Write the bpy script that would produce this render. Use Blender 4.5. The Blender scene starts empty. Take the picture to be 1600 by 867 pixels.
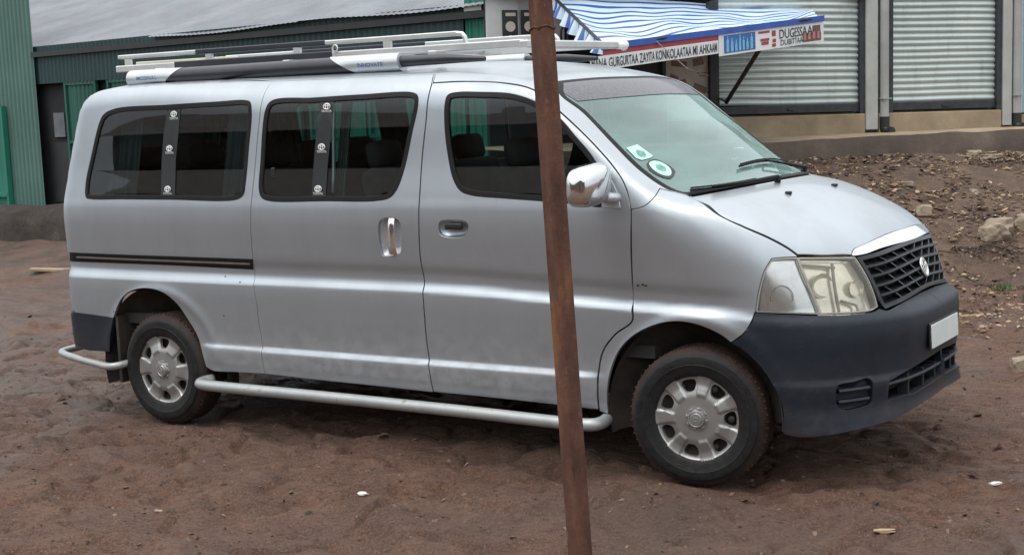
import bpy, bmesh, math, random
import numpy as np
from mathutils import Vector, Matrix
from mathutils.geometry import delaunay_2d_cdt
R = math.radians
rng = np.random.default_rng(7); random.seed(7)
scene = bpy.context.scene
COL = scene.collection

# ---------------------------------------------------------------- objects
def tag(o, label=None, cat=None, group=None, kind=None):
    if label: o['label'] = label
    if cat: o['category'] = cat
    if group: o['group'] = group
    if kind: o['kind'] = kind
    return o
def empty(name, loc=(0, 0, 0)):
    o = bpy.data.objects.new(name, None); COL.objects.link(o); o.location = loc; o.empty_display_size = .2
    return o
def link(name, me, mat, parent=None):
    o = bpy.data.objects.new(name, me); COL.objects.link(o)
    if mat is not None and len(me.materials) == 0: me.materials.append(mat)
    if parent is not None: o.parent = parent; o.matrix_parent_inverse = Matrix.Translation(-world_loc(parent))
    return o
def world_loc(o):
    v = Vector((0, 0, 0))
    while o is not None:
        v = v + o.location
        o = o.parent
        if o is not None: break
    return v
class MB:
    """collects shapes into one mesh"""
    def __init__(s): s.v = []; s.f = []; s.m = []; s.cuts = []
    def add(s, v, f, mi=0):
        b = len(s.v); s.cuts.append((b, len(s.f))); s.v += [tuple(map(float, p)) for p in v]; s.f += [tuple(b + i for i in q) for q in f]; s.m += [mi]*len(f)
    def box(s, c, d, rot=None, mi=0, bev=0.):
        hx, hy, hz = d[0]/2, d[1]/2, d[2]/2
        if bev <= 0:
            v = [(x, y, z) for x in (-hx, hx) for y in (-hy, hy) for z in (-hz, hz)]
            f = [(0,1,3,2),(4,6,7,5),(0,4,5,1),(2,3,7,6),(0,2,6,4),(1,5,7,3)]
        else:
            bm = bmesh.new(); bmesh.ops.create_cube(bm, size=1)
            for q in bm.verts: q.co = Vector((q.co.x*d[0], q.co.y*d[1], q.co.z*d[2]))
            bmesh.ops.bevel(bm, geom=bm.edges[:], offset=bev, segments=3, profile=.5, affect='EDGES')
            bm.verts.index_update()
            v = [q.co[:] for q in bm.verts]; f = [[q.index for q in fc.verts] for fc in bm.faces]; bm.free()
        M = Matrix(rot) if rot is not None else Matrix.Identity(3)
        s.add([M @ Vector(p) + Vector(c) for p in v], f, mi)
    def tube(s, pts, r, n=14, cap=True, mi=0, closed=False):
        P = [Vector(p) for p in pts]; rs = r if hasattr(r, '__len__') else [r]*len(P)
        rings = []; up = None
        for i, p in enumerate(P):
            if closed: t = P[(i+1) % len(P)] - P[i-1]
            else: t = P[min(i+1, len(P)-1)] - P[max(i-1, 0)]
            t.normalize()
            if up is None:
                up = Vector((0, 0, 1)) if abs(t.z) < .9 else Vector((1, 0, 0))
            a = (up - t*up.dot(t)).normalized(); b = t.cross(a); up = a
            rings.append([p + (a*math.cos(2*math.pi*k/n) + b*math.sin(2*math.pi*k/n))*rs[i] for k in range(n)])
        v = [q for rg in rings for q in rg]; m = len(P); f = []
        for i in range(m if closed else m-1):
            for k in range(n):
                j = (i+1) % m
                f.append((i*n+k, i*n+(k+1) % n, j*n+(k+1) % n, j*n+k))
        if cap and not closed: f += [tuple(range(n))[::-1], tuple((m-1)*n+k for k in range(n))]
        s.add(v, f, mi)
    def grid(s, V, mi=0, closed=False):
        """V: rows x cols of points"""
        r, c_ = len(V), len(V[0]); v = [p for row in V for p in row]; f = []
        for i in range(r-1):
            for k in range(c_ if closed else c_-1):
                f.append((i*c_+k, i*c_+(k+1) % c_, (i+1)*c_+(k+1) % c_, (i+1)*c_+k))
        s.add(v, f, mi)
    def pieces(s):
        """one collector for each shape that was added"""
        e = s.cuts[1:]+[(len(s.v), len(s.f))]; out = []
        for (v0, f0), (v1, f1) in zip(s.cuts, e):
            q = MB(); q.v = list(s.v[v0:v1]); q.f = [tuple(i-v0 for i in f) for f in s.f[f0:f1]]; q.m = list(s.m[f0:f1]); q.cuts = [(0, 0)]; out.append(q)
        return out
    def build_each(s, name, *a, **k): return [q.build(name, *a, **k) for q in s.pieces()]
    def build(s, name, mats, parent=None, smooth=False, angle=None):
        me = bpy.data.meshes.new(name); me.from_pydata(s.v, [], s.f); me.update()
        mats = mats if isinstance(mats, (list, tuple)) else [mats]
        for m in mats: me.materials.append(m)
        if any(s.m): me.polygons.foreach_set('material_index', s.m)
        if smooth: me.polygons.foreach_set('use_smooth', [True]*len(me.polygons))
        if smooth and angle is not None: me.set_sharp_from_angle(angle=R(angle))
        o = link(name, me, None, parent)
        return o
def text_mesh(body, size, sx=1., extrude=.001, bold=0., align='CENTER'):
    cu = bpy.data.curves.new('lettering', 'FONT'); cu.body = body; cu.size = size; cu.extrude = extrude; cu.offset = bold
    cu.align_x = align; cu.align_y = 'CENTER'; cu.resolution_u = 3
    to = bpy.data.objects.new('lettering', cu); COL.objects.link(to)
    me = bpy.data.meshes.new_from_object(to.evaluated_get(bpy.context.evaluated_depsgraph_get()))
    v = np.array([q.co[:] for q in me.vertices]) if len(me.vertices) else np.zeros((0, 3)); f = [tuple(p.vertices) for p in me.polygons]
    bpy.data.objects.remove(to); bpy.data.curves.remove(cu); bpy.data.meshes.remove(me)
    v[:, 0] *= sx
    return v, f
# ---------------------------------------------------------------- numeric noise
def hash2(ix, iy, seed):
    h = (ix.astype(np.int64)*374761393 + iy.astype(np.int64)*668265263 + seed*982451653) & 0x7fffffff
    h = ((h ^ (h >> 13))*1274126177) & 0x7fffffff
    return ((h ^ (h >> 16)) & 0xffff)/65535.
def vnoise(x, y, seed=0):
    ix = np.floor(x); iy = np.floor(y); fx = x-ix; fy = y-iy
    fx = fx*fx*fx*(fx*(fx*6-15)+10); fy = fy*fy*fy*(fy*(fy*6-15)+10)
    a = hash2(ix, iy, seed); b = hash2(ix+1, iy, seed); c_ = hash2(ix, iy+1, seed); d = hash2(ix+1, iy+1, seed)
    return (a*(1-fx)+b*fx)*(1-fy) + (c_*(1-fx)+d*fx)*fy
def fbm(x, y, octs=5, seed=0, gain=.5):
    t = 0; a = 1.; n = 0
    for i in range(octs):
        t = t + a*(vnoise(x*2**i + 13.7*i, y*2**i - 7.3*i, seed+i)-.5); n += a; a *= gain
    return t/n*2
# ---------------------------------------------------------------- materials
class NT:
    def __init__(s, name):
        s.m = bpy.data.materials.new(name); s.m.use_nodes = True; s.t = s.m.node_tree; s.t.nodes.clear()
        s.out = s.n('ShaderNodeOutputMaterial')
    def n(s, kind, **kw):
        q = s.t.nodes.new(kind)
        for k, v in kw.items():
            if k.startswith('i_'):
                key = k[2:].replace('_', ' ')
                q.inputs[key].default_value = v
            else: setattr(q, k, v)
        return q
    def l(s, a, b): s.t.links.new(a, b)
    def coord(s, kind='Object', scale=(1, 1, 1)):
        tc = s.n('ShaderNodeTexCoord'); mp = s.n('ShaderNodeMapping'); mp.inputs['Scale'].default_value = scale
        s.l(tc.outputs[kind], mp.inputs['Vector']); return mp.outputs[0]
    def noise(s, vec, scale, detail=6, rough=.6):
        q = s.n('ShaderNodeTexNoise'); q.inputs['Scale'].default_value = scale; q.inputs['Detail'].default_value = detail; q.inputs['Roughness'].default_value = rough
        s.l(vec, q.inputs['Vector']); return q.outputs['Fac']
    def ramp(s, fac, stops):
        q = s.n('ShaderNodeValToRGB'); e = q.color_ramp.elements
        while len(e) > 1: e.remove(e[-1])
        for i, (p, col) in enumerate(stops):
            if i == 0: e[0].position = p; x = e[0]
            else: x = e.new(p)
            x.color = (*col, 1) if len(col) == 3 else col
        s.l(fac, q.inputs['Fac']); return q.outputs['Color']
    def mix(s, fac, a, b):
        q = s.n('ShaderNodeMix', data_type='RGBA')
        for inp, val in ((q.inputs[0], fac), (q.inputs[6], a), (q.inputs[7], b)):
            if hasattr(val, 'links'): s.l(val, inp)
            else: inp.default_value = val if isinstance(val, (int, float)) else (*val, 1)
        return q.outputs[2]
    def math(s, op, a, b=0.):
        q = s.n('ShaderNodeMath', operation=op)
        for inp, val in ((q.inputs[0], a), (q.inputs[1], b)):
            if hasattr(val, 'links'): s.l(val, inp)
            else: inp.default_value = val
        return q.outputs[0]
    def bump(s, h, strength=.5, dist=.01):
        q = s.n('ShaderNodeBump'); q.inputs['Strength'].default_value = strength; q.inputs['Distance'].default_value = dist
        s.l(h, q.inputs['Height']); return q.outputs[0]
    def pbr(s, base, rough=.5, metal=0., normal=None, **kw):
        q = s.n('ShaderNodeBsdfPrincipled')
        for nm, val in (('Base Color', base), ('Roughness', rough), ('Metallic', metal)):
            if hasattr(val, 'links'): s.l(val, q.inputs[nm])
            else: q.inputs[nm].default_value = val if isinstance(val, (int, float)) else (*val, 1)
        if normal is not None: s.l(normal, q.inputs['Normal'])
        for k, v in kw.items(): q.inputs[k.replace('_', ' ')].default_value = v
        s.l(q.outputs[0], s.out.inputs[0]); return q
M = {}
def simple(name, base, rough=.5, metal=0., var=.15, scale=8., bump=0., bscale=60., **kw):
    kw.setdefault('Specular_IOR_Level', .5)
    t = NT(name); co = t.coord()
    f = t.noise(co, scale)
    lo = tuple(max(0, c_*(1-var)) for c_ in base); hi = tuple(min(1, c_*(1+var)) for c_ in base)
    col = t.ramp(f, [(.3, lo), (.7, hi)])
    nm = t.bump(t.noise(co, bscale), bump, .004) if bump else None
    t.pbr(col, rough, metal, nm, **kw); M[name] = t.m; return t.m
# silver paint: metallic flake coat, road film and mud splashed along the sills
t = NT('silver_paint'); co = t.coord()
sep = t.n('ShaderNodeSeparateXYZ'); t.l(co, sep.inputs[0])
film = t.noise(t.coord(scale=(1, 1, .45)), 3.2, 7, .62)
mud_n = t.noise(co, 14, 8, .7)
low = t.n('ShaderNodeMapRange'); low.inputs[1].default_value = .72; low.inputs[2].default_value = .22; t.l(sep.outputs[2], low.inputs[0])
mudf = t.math('MULTIPLY', t.math('MULTIPLY', low.outputs[0], t.ramp(mud_n, [(.42, (0, 0, 0)), (.75, (1, 1, 1))])), .55)
base = t.mix(t.ramp(film, [(.35, (0, 0, 0)), (.7, (1, 1, 1))]), (.405, .44, .475), (.35, .375, .40))
spots = t.n('ShaderNodeTexVoronoi'); spots.inputs['Scale'].default_value = 26; t.l(co, spots.inputs['Vector'])
sp_f = t.math('MULTIPLY', t.ramp(spots.outputs['Distance'], [(.0, (.6, .6, .6)), (.09, (0, 0, 0))]), low.outputs[0])
base = t.mix(mudf, base, (.20, .14, .11)); base = t.mix(sp_f, base, (.13, .085, .065))
rough = t.math('ADD', t.math('MULTIPLY', film, .18), .31)
rough = t.math('ADD', rough, t.math('MULTIPLY', mudf, .5))
met = t.math('SUBTRACT', .76, t.math('MULTIPLY', mudf, 1.))
wav = t.noise(co, 2.6, 3, .5); flake = t.n('ShaderNodeTexVoronoi'); flake.inputs['Scale'].default_value = 900; t.l(co, flake.inputs['Vector'])
b1_ = t.n('ShaderNodeBump'); b1_.inputs['Strength'].default_value = .35; b1_.inputs['Distance'].default_value = .006; t.l(wav, b1_.inputs['Height'])
b2_ = t.n('ShaderNodeBump'); b2_.inputs['Strength'].default_value = .03; b2_.inputs['Distance'].default_value = .001; t.l(flake.outputs['Distance'], b2_.inputs['Height']); t.l(b1_.outputs[0], b2_.inputs['Normal'])
t.pbr(base, rough, met, b2_.outputs[0], Coat_Weight=.30, Coat_Roughness=.10)
M['paint'] = t.m
t = NT('dark_bumper'); co = t.coord(); sp = t.n('ShaderNodeSeparateXYZ'); t.l(co, sp.inputs[0])
a_ = t.noise(co, 4.5, 7, .65); b_ = t.noise(t.coord(scale=(1, 1, 3)), 22, 7, .75); lw = t.n('ShaderNodeMapRange'); lw.inputs[1].default_value = .62; lw.inputs[2].default_value = .26; t.l(sp.outputs[2], lw.inputs[0])
col = t.ramp(a_, [(.3, (.0065, .0105, .019)), (.7, (.0105, .015, .025))])
col = t.mix(t.math('MULTIPLY', t.ramp(b_, [(.56, (0, 0, 0)), (.72, (1, 1, 1))]), .30), col, (.075, .072, .070))
col = t.mix(t.math('MULTIPLY', t.math('MULTIPLY', lw.outputs[0], t.ramp(a_, [(.40, (0, 0, 0)), (.68, (1, 1, 1))])), .42), col, (.085, .058, .045))
t.pbr(col, t.math('ADD', .36, t.math('MULTIPLY', b_, .28)), 0, t.bump(t.noise(co, 420, 3), .25, .004), Specular_IOR_Level=.36); M['dark_bumper'] = t.m
t = NT('step_tube'); co = t.coord(); a_ = t.noise(co, 9, 8, .7)
t.pbr(t.ramp(a_, [(.34, (.30, .32, .325)), (.58, (.36, .375, .37)), (.72, (.17, .13, .10))]), .45, .45, t.bump(a_, .2, .004)); M['step_tube'] = t.m
simple('black_rubber', (.006, .006, .007), .6, 0, .3, 20, Specular_IOR_Level=.25)
simple('black_plastic', (.010, .011, .013), .42, 0, .3, 20)
simple('grille_plastic', (.016, .018, .022), .36, 0, .3, 12, Specular_IOR_Level=.4)
simple('rail_grime', (.055, .042, .036), .7, 0, .3, 14)
simple('wheel_well', (.034, .027, .022), .9, 0, .5, 9, .6, 30)
simple('trim_cloth', (.030, .031, .033), .9, 0, .25, 10)
simple('seat_cloth', (.05, .05, .052), .95, 0, .25, 9, .3, 150)
simple('curtain_cloth', (.20, .25, .24), .95, 0, .2, 6)
simple('chrome', (.82, .83, .85), .08, 1., .05, 3)
simple('mirror_chrome', (.74, .74, .74), .09, 1., .06, 9)
simple('aluminium', (.60, .61, .60), .38, .85, .12, 6)
simple('cream_tape', (.62, .60, .48), .6, 0, .1, 6)
simple('rail_black', (.020, .022, .030), .33, 0, .3, 6)
simple('rail_silver', (.50, .53, .56), .34, .6, .1, 6)
simple('sleeve_print', (.05, .12, .26), .5, 0, .3, 30)
simple('plate_white', (.55, .60, .58), .45, 0, .06, 10)
simple('white_ink', (.80, .81, .80), .5, 0, .04, 10)
simple('emblem_metal', (.62, .62, .60), .25, .9, .1, 30)
simple('sticker_mint', (.42, .72, .64), .5, 0, .12, 60)
simple('sticker_print', (.18, .40, .34), .5, 0, .3, 40)
simple('reflector', (.80, .80, .78), .16, .75, .1, 20)
simple('reflector_yellowed', (.88, .86, .78), .22, .5, .12, 30)
simple('lamp_frame', (.34, .33, .29), .5, 0, .2, 20)
# brake-dusted silver wheel cover
t = NT('wheel_cover'); co = t.coord(); f = t.noise(co, 9, 7, .65)
t.pbr(t.ramp(f, [(.35, (.36, .36, .355)), (.62, (.30, .295, .288)), (.8, (.16, .13, .105))]), t.math('ADD', t.math('MULTIPLY', f, .3), .25), .7); M['wheel_cover'] = t.m
# tyre: black rubber, red-brown mud caked on tread and shoulder
t = NT('tyre_rubber'); co = t.coord(); sp = t.n('ShaderNodeSeparateXYZ'); t.l(co, sp.inputs[0])
r2 = t.math('SQRT', t.math('ADD', t.math('MULTIPLY', sp.outputs[0], sp.outputs[0]), t.math('MULTIPLY', sp.outputs[2], sp.outputs[2])))
mr = t.n('ShaderNodeMapRange'); mr.inputs[1].default_value = .29; mr.inputs[2].default_value = .325; t.l(r2, mr.inputs[0])
mf = t.math('MULTIPLY', mr.outputs[0], t.ramp(t.noise(co, 13, 8, .7), [(.32, (.1, .1, .1)), (.62, (1, 1, 1))]))
t.pbr(t.mix(mf, t.ramp(t.noise(co, 30), [(.3, (.008, .008, .009)), (.7, (.018, .017, .017))]), (.060, .034, .025)), t.math('ADD', .55, t.math('MULTIPLY', mf, .4)), 0, t.bump(t.noise(co, 70, 6), .4, .006), Specular_IOR_Level=.25); M['tyre'] = t.m
def glass(name, tint, refl_rough, film=0., film_col=(.4, .5, .47), fscale=3., edge=1.5):
    t = NT(name); co = t.coord()
    tr = t.n('ShaderNodeBsdfTransparent'); tr.inputs[0].default_value = (*tint, 1)
    gl = t.n('ShaderNodeBsdfGlossy'); gl.inputs[0].default_value = (1, 1, 1, 1); gl.inputs[1].default_value = refl_rough
    fr = t.n('ShaderNodeFresnel'); fr.inputs[0].default_value = edge
    mx = t.n('ShaderNodeMixShader'); t.l(fr.outputs[0], mx.inputs[0]); t.l(tr.outputs[0], mx.inputs[1]); t.l(gl.outputs[0], mx.inputs[2])
    res = mx.outputs[0]
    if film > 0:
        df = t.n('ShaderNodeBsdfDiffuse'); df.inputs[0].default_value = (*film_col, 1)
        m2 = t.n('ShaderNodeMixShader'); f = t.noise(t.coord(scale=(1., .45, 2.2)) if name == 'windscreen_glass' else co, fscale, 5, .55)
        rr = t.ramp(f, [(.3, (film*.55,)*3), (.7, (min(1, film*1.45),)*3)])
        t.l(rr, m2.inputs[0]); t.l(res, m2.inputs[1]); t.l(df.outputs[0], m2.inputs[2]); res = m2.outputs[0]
    t.l(res, t.out.inputs[0]); M[name] = t.m
glass('window_glass', (.70, .80, .78), .01, .0, (.3, .33, .33))
glass('front_glass', (.46, .54, .53), .01, .0, (.3, .33, .33))
glass('tinted_glass', (.36, .41, .42), .015, .0, (.22, .25, .26))
glass('windscreen_glass', (.66, .82, .78), .02, .24, (.42, .68, .64), 2.2, 1.55)  # misty film; the bright sky reflection and its streaks are put into its colour
glass('sun_strip', (.10, .10, .11), .12, .55, (.22, .22, .24), 60, 1.5)
glass('lamp_lens', (.92, .92, .92), .04, .07, (.7, .7, .66), 9, 1.5)
glass('lamp_lens_yellowed', (.97, .95, .89), .05, .08, (.75, .70, .56), 14, 1.5)
# ---------------------------------------------------------------- van body surface (an implicit solid, metres; front axle at x=0, near flank at y=0)
VW = 1.807; VC = VW / 2
def pch(xs, ys):
    xs = np.array(xs, float); ys = np.array(ys, float)
    h = np.diff(xs); dl = np.diff(ys) / h
    m = np.zeros(len(xs)); m[0] = dl[0]; m[-1] = dl[-1]
    for i in range(1, len(xs) - 1):
        if dl[i-1] * dl[i] > 0:
            w1 = 2*h[i] + h[i-1]; w2 = h[i] + 2*h[i-1]
            m[i] = (w1 + w2) / (w1/dl[i-1] + w2/dl[i])
    def f(x):
        x = np.asarray(x, float)
        xc = np.clip(x, xs[0], xs[-1])
        i = np.clip(np.searchsorted(xs, xc) - 1, 0, len(xs) - 2)
        t = (xc - xs[i]) / h[i]
        r = ((1+2*t)*(1-t)**2*ys[i] + t*(1-t)**2*h[i]*m[i] + t*t*(3-2*t)*ys[i+1] + t*t*(t-1)*h[i]*m[i+1])
        return r + np.where(x < xs[0], (x-xs[0])*m[0], 0) + np.where(x > xs[-1], (x-xs[-1])*m[-1], 0)
    return f
def sstep(a, b, x):
    t = np.clip((x - a) / (b - a), 0, 1); return t*t*(3-2*t)
def smax(a, b, k):
    h = np.maximum(k - np.abs(a - b), 0) / k
    return np.maximum(a, b) + h*h*k*.25
side_z = pch([.15,.25,.30,.36,.44,.55,.70,.82,.95,1.08,1.18,1.27,1.34,1.5,1.7,1.85,1.95,2.1],
             [.10,.055,.04,.028,.022,.019,.010,.005,.008,.012,.017,.028,.045,.085,.127,.160,.185,.23])
crease_z = pch([.80,.845,.89,.905,.935,.99,1.06],[0,.0005,.021,.0235,.0215,.009,0])
sill_z = pch([.36,.40,.455,.475,.505,.53],[0.004,0,0,.001,.0165,.017])
crease_dx = pch([-5,-1.5,-.3,.4],[0,0,-.044,-.062])
roof_c = pch([-4.5,-4.1,-3.8,-3.4,-2.6,-1.8,-1.4,-1.12,-.92,-.76,-.4,.06,.13,.22,.42,.58,.68,.76,.86],
             [1.92,2.0,2.025,2.032,2.028,2.020,2.012,1.985,1.945,1.898,1.672,1.375,1.357,1.343,1.280,1.204,1.145,1.085,.985])
crown = pch([-4,-3,-1.3,-.8,-.4,.06,.25,.45,.8],[.05,.06,.06,.022,.035,.038,.060,.090,.11])
shift = pch([-2,-1.3,-.8,.06,.4,.8],[0,.03,.10,.14,.08,.07])
nose_y = pch([-.25,-.06,.0,.02,.07,.18,.35,.55,.75,.90,1.0],[-.6,.05,.24,.31,.46,.62,.76,.845,.866,.870,.870])
nose_z = pch([.15,.215,.245,.270,.315,.39,.482,.497,.512,.60,.70,.76,.785,.81,.83,.86,.95,1.04,1.10,1.2,1.4],
             [-.14,-.06,.004,.024,.014,.000,.009,.006,-.010,-.005,.003,-.003,-.022,-.056,-.064,-.07,-.095,-.13,-.165,-.25,-.5])
rear_z = pch([.2,.3,.36,.60,.63,.66,1.2,1.45,1.7,1.85,1.95,2.05],[-4.20,-4.27,-4.30,-4.32,-4.315,-4.305,-4.30,-4.255,-4.18,-4.13,-4.08,-3.95])
def F(P):
    x, y, z = P[..., 0], P[..., 1], P[..., 2]
    Y = VC - np.abs(y - VC)
    S = side_z(z) + crease_z(z - crease_dx(x)) * (1 - sstep(.12, .44, x))
    sil = sstep(-3.12, -3.02, x) * (1 - sstep(-.62, -.44, x))
    S = S + (sill_z(z) - .017) * sil * sstep(.53,.5,z)
    S = S + .020 * (np.clip(-3.5 - x, 0, 2) / .8)**2
    r = np.sqrt((x)**2 + (z - .325)**2); r2 = np.sqrt((x + 3.433)**2 + (z - .325)**2)
    S = S - .010*np.exp(-((r - .455)/.035)**2)*sstep(.3,.5,z) - .008*np.exp(-((r2 - .465)/.035)**2)*sstep(.3,.5,z)
    fs = S - Y
    q2 = ((VC - Y) / .75)**2
    T = roof_c(x + shift(x)*q2) - crown(x)*q2
    dT = (roof_c(x + shift(x)*q2 + .01) - roof_c(x + shift(x)*q2 - .01)) / .02
    ft = (z - T) / np.sqrt(1 + dT*dT)
    dN = (nose_y(Y + .005) - nose_y(Y - .005)) / .01
    ff = (x - nose_y(Y) - nose_z(z)) / np.sqrt(1 + dN*dN)
    fr = rear_z(z) - .02 + .05*q2 - x
    ks = .16 - .07*sstep(-2.6, -3.4, x) - .11*sstep(-1.2, -.7, x) + .035*sstep(0, .4, x)
    f = smax(fs, ft, ks)
    f = smax(f, ff, .05)
    return smax(f, fr, .11)
def gradF(P, e=2e-3):
    g = np.stack([F(P + e*v) - F(P - e*v) for v in np.eye(3)], -1)
    return g / (np.linalg.norm(g, axis=-1, keepdims=True) + 1e-12)
def march(P0, d, far=None, n=700):
    """first hit of the rays P0 + t d (t from 0 to far) with the body"""
    P0 = np.atleast_2d(np.asarray(P0, float)); d = np.broadcast_to(np.asarray(d, float), P0.shape)
    far = 6. if far is None else far
    ts = np.linspace(0, far, n)
    t0 = np.zeros(len(P0)); hit = np.zeros(len(P0), bool); best = np.full(len(P0), 1e9); tb = np.zeros(len(P0))
    for i, t in enumerate(ts):
        f = F(P0 + d*t)
        new = (f <= 0) & ~hit
        t0[new] = t; hit |= new
        b = (f < best) & ~hit; best[b] = f[b]; tb[b] = t
    lo = t0 - far/(n-1); hi = t0.copy()
    for _ in range(22):
        m = (lo + hi)/2; f = F(P0 + d*m[:, None]); ins = f <= 0
        hi = np.where(ins, m, hi); lo = np.where(ins, lo, m)
    t = np.where(hit, hi, tb)
    return P0 + d*t[:, None], hit
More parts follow.
